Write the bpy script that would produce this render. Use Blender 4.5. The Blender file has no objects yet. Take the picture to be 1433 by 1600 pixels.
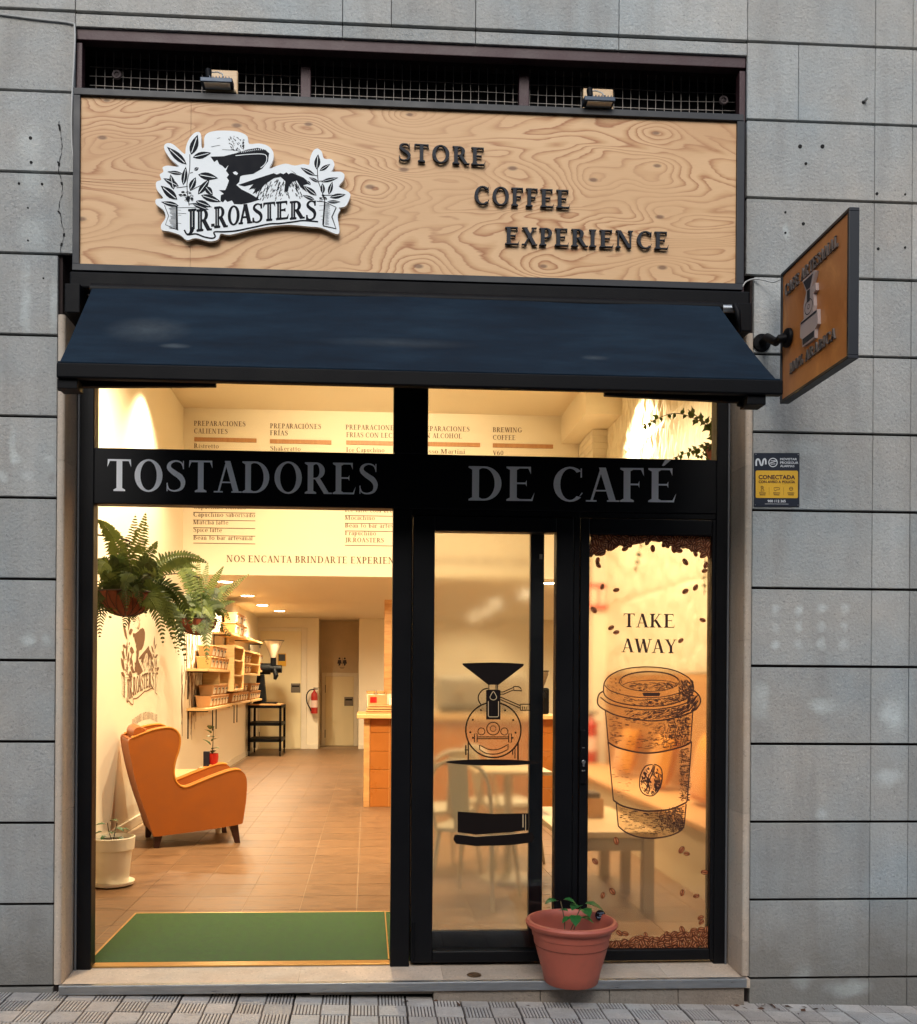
import bpy, math, random
from mathutils import Vector, Matrix
from mathutils.geometry import tessellate_polygon
random.seed(7)
sc = bpy.context.scene
COL = sc.collection
R = math.radians

# ------------------------------------------------------------------ camera
PX, PY, FL = 649.0, 1062.5, 1435.0
PSI, ROLL = math.atan(76/FL), .0068
CAM = Vector((0, -4.18, 1.35))
_f = Vector((math.sin(PSI), math.cos(PSI), 0)); _r = Vector((math.cos(PSI), -math.sin(PSI), 0)); _u = Vector((0, 0, 1))
CR = _r*math.cos(ROLL)+_u*math.sin(ROLL); CU = -_r*math.sin(ROLL)+_u*math.cos(ROLL)
cd = bpy.data.cameras.new('camera'); cam = bpy.data.objects.new('camera', cd); COL.objects.link(cam)
M = Matrix((CR, CU, -_f)).transposed().to_4x4(); M.translation = CAM
cam.matrix_world = M
cd.sensor_fit = 'VERTICAL'; cd.sensor_height = 36; cd.lens = FL/1600*36
cd.shift_x = (716.5-PX)/1600; cd.shift_y = (PY-800)/1600
cd.clip_start = .05; cd.clip_end = 500
sc.camera = cam
# ------------------------------------------------------------------ light
SUN_EL, SUN_ROT = R(40), R(188)
w = bpy.data.worlds.new('World'); sc.world = w; w.use_nodes = True
wn = w.node_tree; bg = wn.nodes['Background']
sky = wn.nodes.new('ShaderNodeTexSky'); sky.sky_type = 'NISHITA'; sky.sun_disc = False
sky.sun_elevation = SUN_EL; sky.sun_rotation = SUN_ROT; sky.air_density = 1.5; sky.dust_density = 3.0; sky.ozone_density = 1.2
wn.links.new(sky.outputs[0], bg.inputs[0]); bg.inputs[1].default_value = .15
sl = bpy.data.lights.new('sun', 'SUN'); sl.energy = 1.4; sl.angle = R(35); sl.color = (.93, .97, 1)
so = bpy.data.objects.new('sun', sl); COL.objects.link(so)
so.rotation_euler = (R(50), 0, R(-8))
sc.view_settings.view_transform = 'Standard'; sc.view_settings.look = 'None'
sc.view_settings.gamma = 1; sc.view_settings.exposure = .12
sc.cycles.use_denoising = True
sc.cycles.max_bounces = 10; sc.cycles.transparent_max_bounces = 16; sc.cycles.sample_clamp_indirect = 6
sc.cycles.caustics_reflective = False

def ray(u, v): return _f*FL + CR*(u-PX) + CU*(PY-v)
def at(u, v, Y):
    d = ray(u, v); return CAM + d*((Y-CAM.y)/d.y)
def atx(u, v, X):
    d = ray(u, v); return CAM + d*(X/d.x)
def gr(u, v, z=0):
    d = ray(u, v); return CAM + d*((z-CAM.z)/d.z)
def lin(c):
    return tuple((x/255/12.92 if x/255 <= .04045 else ((x/255+.055)/1.055)**2.4) for x in c)

# ------------------------------------------------------------------ materials
class NT:
    def __init__(s, name):
        s.m = bpy.data.materials.new(name); s.m.use_nodes = True; s.t = s.m.node_tree
        s.b = s.t.nodes['Principled BSDF']; s.out = s.t.nodes['Material Output']
    def n(s, t, **k):
        x = s.t.nodes.new(t)
        for a, b in k.items(): setattr(x, a, b)
        return x
    def l(s, a, b): s.t.links.new(a, b)
    def val(s, sock, v):
        if hasattr(v, 'links') or hasattr(v, 'is_linked'): s.l(v, sock)
        else: sock.default_value = v
    def math(s, op, a, b=0., c=0.):
        x = s.n('ShaderNodeMath', operation=op)
        for i, v in enumerate((a, b, c)): s.val(x.inputs[i], v)
        return x.outputs[0]
    def noise(s, vec, scale, detail=3, rough=.5, dist=0):
        x = s.n('ShaderNodeTexNoise'); s.l(vec, x.inputs['Vector'])
        x.inputs['Scale'].default_value = scale; x.inputs['Detail'].default_value = detail
        x.inputs['Roughness'].default_value = rough; x.inputs['Distortion'].default_value = dist
        return x.outputs['Fac']
    def ramp(s, fac, stops):
        x = s.n('ShaderNodeValToRGB'); s.l(fac, x.inputs[0]); cr = x.color_ramp
        while len(cr.elements) < len(stops): cr.elements.new(.5)
        for e, (p, c) in zip(cr.elements, stops):
            e.position = p; e.color = (*(c if len(c) == 3 else c[:3]), 1)
        return x.outputs[0]
    def mix(s, fac, a, b, mode='MIX'):
        x = s.n('ShaderNodeMix', data_type='RGBA', blend_type=mode)
        s.val(x.inputs[0], fac)
        for i, v in ((6, a), (7, b)):
            if isinstance(v, tuple): x.inputs[i].default_value = (*v[:3], 1)
            else: s.l(v, x.inputs[i])
        return x.outputs[2]
    def bump(s, h, strength=.3, dist=.01, nrm=None):
        x = s.n('ShaderNodeBump'); s.l(h, x.inputs['Height'])
        x.inputs['Strength'].default_value = strength; x.inputs['Distance'].default_value = dist
        if nrm: s.l(nrm, x.inputs['Normal'])
        return x.outputs[0]
    def pos(s, scale=(1, 1, 1)):
        g = s.n('ShaderNodeNewGeometry')
        mp = s.n('ShaderNodeMapping'); s.l(g.outputs['Position'], mp.inputs[0]); mp.inputs['Scale'].default_value = scale
        return mp.outputs[0]
    def obj(s, scale=(1, 1, 1)):
        g = s.n('ShaderNodeTexCoord')
        mp = s.n('ShaderNodeMapping'); s.l(g.outputs['Object'], mp.inputs[0]); mp.inputs['Scale'].default_value = scale
        return mp.outputs[0]
    def rnd(s): return s.n('ShaderNodeObjectInfo').outputs['Random']
MATS = {}
def pm(name, col, rough=.5, metal=0., var=.12, vs=6, bump=0., bs=60, coat=0., stretch=(1, 1, 1), rnd=0., spec=.5, sheen=0.):
    """procedural principled material: base colour with soft variation, roughness variation and fine relief"""
    if name in MATS: return MATS[name]
    t = NT(name); c = lin(col); p = t.pos(stretch)
    n = t.noise(p, vs, 4, .6)
    c1 = t.mix(t.math('MULTIPLY', n, 1.0), tuple(x*(1-var) for x in c), tuple(min(1, x*(1+var)) for x in c))
    if rnd:
        k = t.math('MULTIPLY_ADD', t.rnd(), rnd, 1-rnd/2)
        cb = t.n('ShaderNodeCombineColor'); [t.l(k, cb.inputs[i]) for i in range(3)]
        c1 = t.mix(1., c1, cb.outputs[0], 'MULTIPLY')
    t.l(c1, t.b.inputs['Base Color'])
    t.l(t.math('MULTIPLY_ADD', n, .25, rough-.12), t.b.inputs['Roughness'])
    t.b.inputs['Metallic'].default_value = metal; t.b.inputs['Coat Weight'].default_value = coat
    t.b.inputs['Specular IOR Level'].default_value = spec; t.b.inputs['Sheen Weight'].default_value = sheen
    if bump: t.l(t.bump(t.noise(p, bs, 4, .6), bump, .004), t.b.inputs['Normal'])
    MATS[name] = t.m; return t.m

def stone_mat(name, base, stains=(), foot=False, fine=1.):
    t = NT(name); p = t.pos()
    n1 = t.noise(p, 1.3, 4, .6); n2 = t.noise(p, 7, 5, .65); n3 = t.noise(p, 75, 3, .75)
    b = lin(base)
    n1 = t.math('MINIMUM', t.math('MAXIMUM', t.math('MULTIPLY_ADD', n1, 2.6, -.8), 0.), 1.)
    c = t.mix(n1, (b[0]*1.04, b[1]*.97, b[2]*.90), (b[0]*.80, b[1]*.90, b[2]*.97))
    c = t.mix(t.math('MULTIPLY', t.math('SUBTRACT', n2, .42), .9), c, (b[0]*.6, b[1]*.58, b[2]*.56))
    c = t.mix(t.math('MULTIPLY', t.math('GREATER_THAN', n3, .62), .5), c, (b[0]*.4, b[1]*.4, b[2]*.42))
    c = t.mix(t.math('MULTIPLY', t.math('LESS_THAN', n3, .38), .3), c, (b[0]*1.5, b[1]*1.5, b[2]*1.55))
    # vertical rain streaks
    st = t.noise(t.pos((4, 4, .5)), 1.6, 3, .55)
    c = t.mix(t.math('MULTIPLY', t.math('MAXIMUM', t.math('SUBTRACT', st, .50), 0.), 2.4), c, (b[0]*.62, b[1]*.6, b[2]*.58))
    c = t.mix(t.math('MULTIPLY', t.math('MAXIMUM', t.math('SUBTRACT', .42, st), 0.), 1.5), c, (b[0]*1.35, b[1]*1.36, b[2]*1.38))
    # dirt splashed along the foot of the wall
    sep = t.n('ShaderNodeSeparateXYZ'); t.l(p, sep.inputs[0])
    if foot:
      ft = t.math('MULTIPLY', t.math('MAXIMUM', t.math('MULTIPLY_ADD', sep.outputs[2], -2.3, .95), 0.), t.math('ADD', n2, .3))
      c = t.mix(t.math('MINIMUM', ft, .7), c, (b[0]*.42, b[1]*.38, b[2]*.33))
    warp = t.n('ShaderNodeVectorMath', operation='MULTIPLY_ADD')
    nz = t.n('ShaderNodeTexNoise'); nz.inputs['Scale'].default_value = 12; nz.inputs['Detail'].default_value = 3; t.l(p, nz.inputs['Vector'])
    t.l(nz.outputs['Color'], warp.inputs[0]); warp.inputs[1].default_value = (.06, .0, .06); t.l(p, warp.inputs[2])
    for (x, z, rx, rz, a) in stains:
        mp = t.n('ShaderNodeMapping'); t.l(warp.outputs[0], mp.inputs[0])
        mp.inputs['Scale'].default_value = (1/rx, 0, 1/rz); mp.inputs['Location'].default_value = (-(x+.03)/rx, 0, -(z+.03)/rz)
        ln = t.n('ShaderNodeVectorMath', operation='LENGTH'); t.l(mp.outputs[0], ln.inputs[0])
        k = t.math('MULTIPLY', t.math('MINIMUM', t.math('MAXIMUM', t.math('MULTIPLY_ADD', ln.outputs[1], -1.3, 1.5), 0.), 1.), abs(a)*.62)
        k = t.math('MULTIPLY', k, t.math('MULTIPLY_ADD', n2, 2.2, -.45)); k = t.math('MAXIMUM', k, 0.)
        c = t.mix(k, c, (b[0]*1.75, b[1]*1.95, b[2]*2.0) if a > 0 else (b[0]*.45, b[1]*.42, b[2]*.4))
    k = t.math('MULTIPLY_ADD', t.rnd(), .26, .87)
    cb = t.n('ShaderNodeCombineColor'); [t.l(k, cb.inputs[i]) for i in range(3)]
    c = t.mix(1., c, cb.outputs[0], 'MULTIPLY')
    t.l(c, t.b.inputs['Base Color']); t.b.inputs['Roughness'].default_value = .8
    v = t.n('ShaderNodeTexVoronoi'); t.l(p, v.inputs['Vector']); v.inputs['Scale'].default_value = 70
    h = t.math('ADD', t.math('MULTIPLY', t.noise(p, 38, 5, .75, 1.8), 1.), t.math('MULTIPLY', v.outputs['Distance'], .35))
    t.l(t.bump(h, .6, .009), t.b.inputs['Normal'])
    return t.m

def plywood_mat(knots):
    t = NT('plywood_veneer'); p = t.pos()
    q = t.pos((.55, 1, 2.3))
    h = t.noise(q, 1.25, 2.5, .5, .7)
    core = None
    for i, (x, z, s, a) in enumerate(knots):
        mp = t.n('ShaderNodeMapping'); t.l(p, mp.inputs[0])
        mp.inputs['Scale'].default_value = (1/(s*2.2), 0, 1/s); mp.inputs['Location'].default_value = (-x/(s*2.2), 0, -z/s)
        ln = t.n('ShaderNodeVectorMath', operation='LENGTH'); t.l(mp.outputs[0], ln.inputs[0])
        g = t.math('EXPONENT', t.math('MULTIPLY', t.math('MULTIPLY', ln.outputs[1], ln.outputs[1]), -1.))
        h = t.math('MULTIPLY_ADD', g, a, h)
        mp2 = t.math('MINIMUM', t.math('MAXIMUM', t.math('MULTIPLY_ADD', ln.outputs[1], -9., 1.9), 0.), 1.)
        core = mp2 if core is None else t.math('MAXIMUM', core, mp2)
    hh = t.math('MULTIPLY_ADD', t.noise(t.pos((3, 1, 30)), 3, 3, .6), .012, h)
    fr = t.math('FRACT', t.math('MULTIPLY', hh, 31.))
    light, mid, dark = lin((224, 184, 138)), lin((204, 158, 110)), lin((164, 104, 60))
    c = t.ramp(fr, [(0, light), (.45, light), (.72, mid), (.9, dark), (1., light)])
    am = t.noise(t.pos((1.1, 1, 2.2)), 1.7, 2, .5); am = t.math('MINIMUM', t.math('MAXIMUM', t.math('MULTIPLY_ADD', am, 3.2, -.9), .3), 1.)
    c = t.mix(am, tuple(.5*(x+y) for x, y in zip(light, mid)), c)
    big = t.noise(q, .9, 2, .5)
    c = t.mix(t.math('MULTIPLY', t.math('MAXIMUM', t.math('SUBTRACT', big, .52), 0.), 3.), c, lin((172, 120, 76)))
    fib = t.noise(t.pos((6, 1, 160)), 3, 3, .6)
    c = t.mix(t.math('MULTIPLY', fib, .28), c, lin((150, 108, 70)))
    c = t.mix(t.math('MULTIPLY', core, .75), c, lin((96, 60, 36)))
    t.l(c, t.b.inputs['Base Color']); t.b.inputs['Roughness'].default_value = .55
    t.l(t.bump(t.math('ADD', t.math('MULTIPLY', fr, .3), fib), .12, .002), t.b.inputs['Normal'])
    return t.m

def wood_mat(name, a, b, sx=(1, 1, 14), rough=.45):
    t = NT(name); p = t.obj(sx)
    n = t.noise(p, 3, 5, .6, 1.2)
    c = t.ramp(n, [(.3, lin(a)), (.55, lin(tuple((x+y)//2 for x, y in zip(a, b)))), (.7, lin(b))])
    t.l(c, t.b.inputs['Base Color']); t.b.inputs['Roughness'].default_value = rough
    t.l(t.bump(n, .15, .002), t.b.inputs['Normal'])
    return t.m

def glass_mat(name, tint=(1, 1, 1), rough=None, ior=1.12, haze=0):
    t = NT(name); t.t.nodes.remove(t.b)
    mx = t.n('ShaderNodeMixShader'); fr = t.n('ShaderNodeFresnel'); fr.inputs[0].default_value = 1.45
    gl = t.n('ShaderNodeBsdfGlossy'); gl.inputs['Roughness'].default_value = .03
    sm = t.noise(t.pos(), 3.0, 3, .5)
    t.l(t.math('MULTIPLY', fr.outputs[0], t.math('MULTIPLY_ADD', sm, .3, .75)), mx.inputs[0])
    if rough:
        tr = t.n('ShaderNodeBsdfRefraction'); tr.inputs['IOR'].default_value = ior
        t.l(t.math('MULTIPLY_ADD', sm, rough*.5, rough*.75), tr.inputs['Roughness'])
    else: tr = t.n('ShaderNodeBsdfTransparent')
    tr.inputs[0].default_value = (*tint, 1)
    if haze:
        m2 = t.n('ShaderNodeMixShader'); m2.inputs[0].default_value = haze; tl = t.n('ShaderNodeBsdfTranslucent'); tl.inputs[0].default_value = (.9, .88, .84, 1)
        t.l(tr.outputs[0], m2.inputs[1]); t.l(tl.outputs[0], m2.inputs[2]); tr = m2
    t.l(tr.outputs[0], mx.inputs[1]); t.l(gl.outputs[0], mx.inputs[2]); t.l(mx.outputs[0], t.out.inputs[0])
    return t.m

def translucent(m, k, col):
    nt = m.node_tree; b = nt.nodes['Principled BSDF']; o = nt.nodes['Material Output']
    tl = nt.nodes.new('ShaderNodeBsdfTranslucent'); tl.inputs[0].default_value = (*lin(col), 1); mx = nt.nodes.new('ShaderNodeMixShader'); mx.inputs[0].default_value = k
    nt.links.new(b.outputs[0], mx.inputs[1]); nt.links.new(tl.outputs[0], mx.inputs[2]); nt.links.new(mx.outputs[0], o.inputs[0]); return m
def emit_mat(name, col, e):
    t = NT(name); t.b.inputs['Base Color'].default_value = (1, 1, 1, 1)
    t.b.inputs['Emission Color'].default_value = (*col, 1); t.b.inputs['Emission Strength'].default_value = e
    return t.m

# ------------------------------------------------------------------ mesh building
WL = {}
class MB:
    def __init__(s): s.v = []; s.f = []; s.mi = []
    def add(s, vs, fs, mi=0):
        o = len(s.v); s.v += [Vector(v) for v in vs]
        for f in fs: s.f.append([o+i for i in f]); s.mi.append(mi)
        return s
    def box(s, x0, x1, y0, y1, z0, z1, mi=0):
        vs = [(x, y, z) for z in (z0, z1) for y in (y0, y1) for x in (x0, x1)]
        return s.add(vs, [(0, 2, 3, 1), (4, 5, 7, 6), (0, 1, 5, 4), (1, 3, 7, 5), (3, 2, 6, 7), (2, 0, 4, 6)], mi)
    def hexa(s, a, b, mi=0):
        """prism between two equal rings a (front) and b"""
        n = len(a)
        return s.add(list(a)+list(b), [tuple(range(n)), tuple(range(2*n-1, n-1, -1))]+[(i, i+n, (i+1) % n+n, (i+1) % n) for i in range(n)], mi)
    def prism(s, poly, d, mi=0):
        """solid: closed outline (3-D, planar, may be concave) pushed by vector d"""
        tri = tessellate_polygon([[Vector(p) for p in poly]]); n = len(poly); d = Vector(d)
        vs = [Vector(p) for p in poly]+[Vector(p)+d for p in poly]
        return s.add(vs, [tuple(t) for t in tri]+[tuple(n+i for i in reversed(t)) for t in tri]+[(i, (i+1) % n, (i+1) % n+n, i+n) for i in range(n)], mi)
    def sheet(s, poly, mi=0):
        tri = tessellate_polygon([[Vector(p) for p in poly]])
        return s.add(poly, [tuple(t) for t in tri], mi)
    def tube(s, pts, r, seg=8, caps=True, mi=0):
        pts = [Vector(p) for p in pts]; n = len(pts); rs = r if isinstance(r, (list, tuple)) else [r]*n
        vs = []; up = None
        for i, p in enumerate(pts):
            t = (pts[min(i+1, n-1)]-pts[max(i-1, 0)]).normalized()
            if up is None: up = t.orthogonal().normalized()
            else: up = (up - t*up.dot(t)).normalized()
            bn = t.cross(up)
            for k in range(seg):
                a = 2*math.pi*k/seg; vs.append(p+(up*math.cos(a)+bn*math.sin(a))*rs[i])
        fs = [(i*seg+k, i*seg+(k+1) % seg, (i+1)*seg+(k+1) % seg, (i+1)*seg+k) for i in range(n-1) for k in range(seg)]
        if caps: fs += [tuple(range(seg-1, -1, -1)), tuple(range((n-1)*seg, n*seg))]
        return s.add(vs, fs, mi)
    def lathe(s, prof, c=(0, 0, 0), seg=32, axis='z', mi=0):
        vs = []; c = Vector(c)
        for r, h in prof:
            for k in range(seg):
                a = 2*math.pi*k/seg; x, y = r*math.cos(a), r*math.sin(a)
                vs.append(c+Vector((x, y, h) if axis == 'z' else (x, h, y) if axis == 'y' else (h, x, y)))
        n = len(prof)
        return s.add(vs, [(i*seg+k, i*seg+(k+1) % seg, (i+1)*seg+(k+1) % seg, (i+1)*seg+k) for i in range(n-1) for k in range(seg)], mi)
    def build(s, name, mats, parent=None, smooth=False, bevel=0., loc=None, bseg=2):
        me = bpy.data.meshes.new(name); off = WL.get(parent.name, Vector()) if parent else Vector()
        if loc is not None: off = off + Vector(loc) if False else Vector(loc)+off
        base = WL.get(parent.name, Vector()) if parent else Vector()
        L = Vector(loc) if loc is not None else base
        me.from_pydata([v-L for v in s.v], [], s.f)
        if not isinstance(mats, (list, tuple)): mats = [mats]
        for m in mats: me.materials.append(m)
        me.polygons.foreach_set('material_index', s.mi)
        if smooth:
            me.polygons.foreach_set('use_smooth', [True]*len(s.f))
            try: me.set_sharp_from_angle(angle=R(38))
            except Exception: pass
        me.update()
        o = bpy.data.objects.new(name, me); COL.objects.link(o)
        if parent: o.parent = parent
        o.location = L-base; WL[o.name] = L
        if bevel:
            b = o.modifiers.new('bevel', 'BEVEL'); b.width = bevel; b.segments = bseg; b.limit_method = 'ANGLE'; b.angle_limit = R(40)
        return o
def tag(o, label=None, cat=None, group=None, kind=None):
    for k, v in (('label', label), ('category', cat), ('group', group), ('kind', kind)):
        if v: o[k] = v
    return o
def thing(name, loc, label, cat, group=None):
    o = bpy.data.objects.new(name, None); COL.objects.link(o); o.location = loc; WL[o.name] = Vector(loc)
    o.empty_display_size = .05
    return tag(o, label, cat, group)
def struct(name, mb, mat, **k): return tag(mb.build(name, mat, **k), kind='structure')
def inst(me, name, parent, world, rot=(0, 0, 0), scale=(1, 1, 1)):
    o = bpy.data.objects.new(name, me); COL.objects.link(o); o.parent = parent
    o.location = Vector(world)-WL[parent.name]; o.rotation_euler = rot; o.scale = scale; return o
def copy_tree(o, parent=None):
    c = o.copy(); COL.objects.link(c)
    if parent: c.parent = parent
    for ch in list(o.children): copy_tree(ch, c)
    return c

# ------------------------------------------------------------------ lettering: a small serif alphabet drawn as strokes
T, HN, SL, SH = .165, .056, .085, .045
def rect(a, b, c, d): return [(a, b), (c, b), (c, d), (a, d)]
def stem(x, y0=0., y1=1., w=T, s='bt', sl=SL):
    o = [rect(x, y0, x+w, y1)]
    if 'b' in s: o.append([(x-sl, y0), (x+w+sl, y0), (x+w+sl, y0+SH), (x+w, y0+SH*2.2), (x, y0+SH*2.2), (x-sl, y0+SH)])
    if 't' in s: o.append([(x-sl, y1), (x-sl, y1-SH), (x, y1-SH*2.2), (x+w, y1-SH*2.2), (x+w+sl, y1-SH), (x+w+sl, y1)])
    if 'f' in s: o.append([(x-sl*.9, y1-.06), (x, y1-.10), (x+w*.5, y1), (x, y1)])
    return o
def foot(x, y, h=.13, up=False):
    s = -1 if up else 1
    return [[(x-h, y), (x+h, y), (x+h, y+s*SH), (x-h, y+s*SH)]]
def diag(x0, y0, x1, y1, w): return [[(x0-w/2, y0), (x0+w/2, y0), (x1+w/2, y1), (x1-w/2, y1)]]
def ring(cx, cy, rx, ry, a0, a1, tx=T, ty=HN, n=18):
    o = []
    for i in range(n):
        a, b = R(a0+(a1-a0)*i/n), R(a0+(a1-a0)*(i+1)/n)
        o.append([(cx+rx*math.cos(a), cy+ry*math.sin(a)), (cx+rx*math.cos(b), cy+ry*math.sin(b)),
                  (cx+(rx-tx)*math.cos(b), cy+(ry-ty)*math.sin(b)), (cx+(rx-tx)*math.cos(a), cy+(ry-ty)*math.sin(a))])
    return o
def vstroke(pts, ws, sub=5):
    P = [Vector((*p, 0)) for p in pts]; out = []; n = len(P); q = []; wq = []
    for i in range(n-1):
        p0, p1, p2, p3 = P[max(i-1, 0)], P[i], P[i+1], P[min(i+2, n-1)]
        for k in range(sub):
            t = k/sub
            q.append(.5*((2*p1)+(p2-p0)*t+(2*p0-5*p1+4*p2-p3)*t*t+(3*p1-p0-3*p2+p3)*t**3)); wq.append(ws[i]+(ws[i+1]-ws[i])*t)
    q.append(P[-1]); wq.append(ws[-1]); L = []
    for i, p in enumerate(q):
        t = (q[min(i+1, len(q)-1)]-q[max(i-1, 0)]).normalized(); nn = Vector((-t.y, t.x, 0))*wq[i]/2; L.append((p+nn, p-nn))
    for a, b in zip(L, L[1:]): out.append([tuple(a[0])[:2], tuple(b[0])[:2], tuple(b[1])[:2], tuple(a[1])[:2]])
    return out
def tick(x, y, dy, w=.045): return [[(x, y), (x+.02, y+dy), (x-w, y+dy*.2), (x-w*1.6, y)]]
def S_(k=1., h=1.):
    pts = [(.53, .76), (.47, .915), (.31, .972), (.15, .90), (.12, .75), (.27, .60), (.43, .48), (.52, .31), (.47, .11), (.29, .03), (.12, .08), (.06, .25)]
    ws = [.03, .045, .05, .09, .13, .16, .17, .14, .09, .05, .045, .03]
    g = vstroke([(x*k, y*h) for x, y in pts], [a*k*min(1, h*1.2) for a in ws])
    return g+[rect(.515*k, .72*h, .545*k, .98*h), rect(.05*k, .02*h, .08*k, .28*h)]
def lowbowl(cx, r=.21, w=.12): return ring(cx, .32, r, .335, 0, 360, w, .045)
def glyph(c):
    t = T
    if c == ' ': return [], .34
    if c == 'A': return diag(.12, 0, .37, 1, .06)+diag(.64, 0, .385, 1, t)+[rect(.19, .30, .56, .345)]+foot(.12, 0)+foot(.65, 0, .15), .80
    if c == 'B': return stem(.10)+[rect(.2, 1-HN, .34, 1), rect(.2, .5, .36, .55), rect(.2, 0, .38, HN)]+ring(.33, .76, .25, .24, -90, 90, t*.9)+ring(.36, .275, .29, .275, -90, 90, t), .74
    if c == 'C': return ring(.45, .5, .40, .515, 48, 312, t)+[rect(.70, .70, .735, .97), [(.66, .13), (.72, .19), (.76, .25), (.73, .26)]], .84
    if c == 'D': return stem(.10)+[rect(.2, 1-HN, .40, 1), rect(.2, 0, .40, HN)]+ring(.38, .5, .42, .5, -90, 90, t), .90
    if c in 'EÉ': 
        g = stem(.10)+[rect(.2, 1-HN, .60, 1), rect(.2, .49, .50, .54), rect(.2, 0, .64, HN), [(.60, 1), (.565, 1), (.53, .96), (.60, .78)], [(.50, .42), (.50, .61), (.47, .54), (.47, .49)], [(.64, 0), (.69, .25), (.60, .04), (.57, 0)]]
        if c == 'É': g += [[(.34, 1.07), (.40, 1.07), (.56, 1.24), (.43, 1.26)]]
        return g, .75
    if c == 'F': return stem(.10)+[rect(.2, 1-HN, .58, 1), rect(.2, .49, .48, .54), [(.58, 1), (.545, 1), (.51, .96), (.59, .76)], [(.48, .41), (.48, .62), (.45, .54), (.45, .49)]], .68
    if c == 'G': return ring(.45, .5, .40, .515, 48, 318, t)+[rect(.70, .70, .735, .97)]+stem(.62, .08, .42, t, 't', .07), .92
    if c == 'H': return stem(.10)+stem(.62)+[rect(.2, .49, .66, .54)], .97
    if c in 'IÍ': return stem(.10)+([[(.14, 1.07), (.20, 1.07), (.36, 1.24), (.23, 1.26)]] if c == 'Í' else []), .46
    if c == 'J': return stem(.22, .05, 1, t, 't')+ring(.13, .08, .245, .28, 260, 360, t), .50
    if c == 'K': return stem(.10)+diag(.27, .42, .62, 1, .06)+diag(.66, 0, .36, .55, t*1.1)+foot(.66, 0, .14)+foot(.62, 1, .12, True), .84
    if c == 'L': return stem(.10)+[rect(.2, 0, .62, HN), [(.62, 0), (.67, .27), (.58, .04), (.55, 0)]], .72
    if c == 'M': return stem(.09, w=.06)+stem(.76, w=t)+diag(.44, 0, .16, 1, t)+diag(.44, 0, .80, 1, .055), 1.10
    if c == 'N': return stem(.10, w=.06)+stem(.68, w=.06, s='t')+diag(.67, 0, .16, 1, t), .94
    if c in 'OÓ': return ring(.45, .5, .40, .515, 0, 360, t, HN, 32)+([[(.38, 1.07), (.44, 1.07), (.60, 1.24), (.47, 1.26)]] if c == 'Ó' else []), .92
    if c == 'P': return stem(.10)+[rect(.2, 1-HN, .34, 1), rect(.2, .42, .36, .47)]+ring(.34, .71, .27, .29, -90, 90, t*.95), .70
    if c == 'R': return stem(.10)+[rect(.2, 1-HN, .34, 1), rect(.2, .46, .36, .51)]+ring(.34, .73, .26, .27, -90, 90, t*.95)+diag(.66, 0, .38, .49, t)+foot(.69, 0, .12), .82
    if c == 'S': return S_(), .64
    if c == 'T': return stem(.31, s='b')+[rect(.06, 1-HN, .72, 1), [(.06, 1), (.10, 1), (.13, .96), (.05, .76)], [(.72, 1), (.68, 1), (.65, .96), (.73, .76)]], .78
    if c == 'U': return stem(.10, .3, 1, t, 't')+stem(.64, .3, 1, .06, 't')+ring(.40, .31, .30, .33, 180, 360, .11, HN), .86
    if c == 'V': return diag(.40, 0, .16, 1, t)+diag(.42, 0, .66, 1, .06)+foot(.16, 1, .14, True)+foot(.66, 1, .12, True), .80
    if c == 'W': return diag(.34, 0, .14, 1, t)+diag(.36, 0, .56, 1, .06)+diag(.76, 0, .56, 1, t)+diag(.78, 0, .98, 1, .06)+foot(.14, 1, .14, True)+foot(.98, 1, .12, True), 1.10
    if c == 'X': return diag(.62, 0, .16, 1, t*1.1)+diag(.14, 0, .60, 1, .06)+foot(.62, 0, .13)+foot(.14, 0, .12)+foot(.16, 1, .13, True)+foot(.60, 1, .12, True), .80
    if c == 'Y': return stem(.32, 0, .5, t, 'b')+diag(.40, .45, .14, 1, t)+diag(.42, .45, .64, 1, .06)+foot(.14, 1, .14, True)+foot(.64, 1, .12, True), .78
    if c == '.': return [rect(.05, 0, .19, .14)], .24
    if c == '0': return ring(.32, .5, .28, .515, 0, 360, t*.9, HN, 20), .66
    if c == '1': return stem(.16, s='b')+[[(.04, .84), (.16, .86), (.16, 1)]], .42
    if c == '6': return ring(.32, .31, .27, .325, 0, 360, t*.9, HN)+vstroke([(.10, .35), (.16, .75), (.48, 1.0)], [t*.9, .12, .04]), .64
    if c == '%': return ring(.2, .74, .17, .26, 0, 360, .1)+ring(.62, .26, .17, .26, 0, 360, .1)+diag(.25, 0, .58, 1, .05), .84
    w = .12
    if c == 'a': return ring(.24, .19, .19, .205, 60, 330, .11, .045)+stem(.33, 0, .5, w, '')+vstroke([(.09, .50), (.2, .64), (.36, .62), (.41, .48)], [.06, .05, .08, w])+[rect(.40, 0, .50, .04)], .52
    if c == 'b': return stem(.09, 0, 1, w, 'f')+lowbowl(.33), .62
    if c == 'c': return ring(.29, .32, .25, .335, 50, 320, w, .045), .52
    if c == 'd': return lowbowl(.27)+stem(.39, 0, 1, w, 'f')+[rect(.5, 0, .56, .04)], .62
    if c == 'e': return ring(.29, .32, .25, .335, 0, 320, w, .045)+[rect(.1, .33, .5, .375)], .56
    if c == 'h': return stem(.09, 0, 1, w, 'bf', .06)+stem(.42, 0, .42, w, 'b', .06)+ring(.36, .42, .18, .23, 0, 110, .1, .06), .66
    if c == 'i': return stem(.09, 0, .64, w, 'bf', .06)+ring(.15, .86, .08, .08, 0, 360, .079, .079, 8), .32
    if c == 'k': return stem(.09, 0, 1, w, 'bf', .06)+diag(.24, .3, .46, .64, .05)+diag(.5, 0, .3, .36, w), .62
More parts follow.
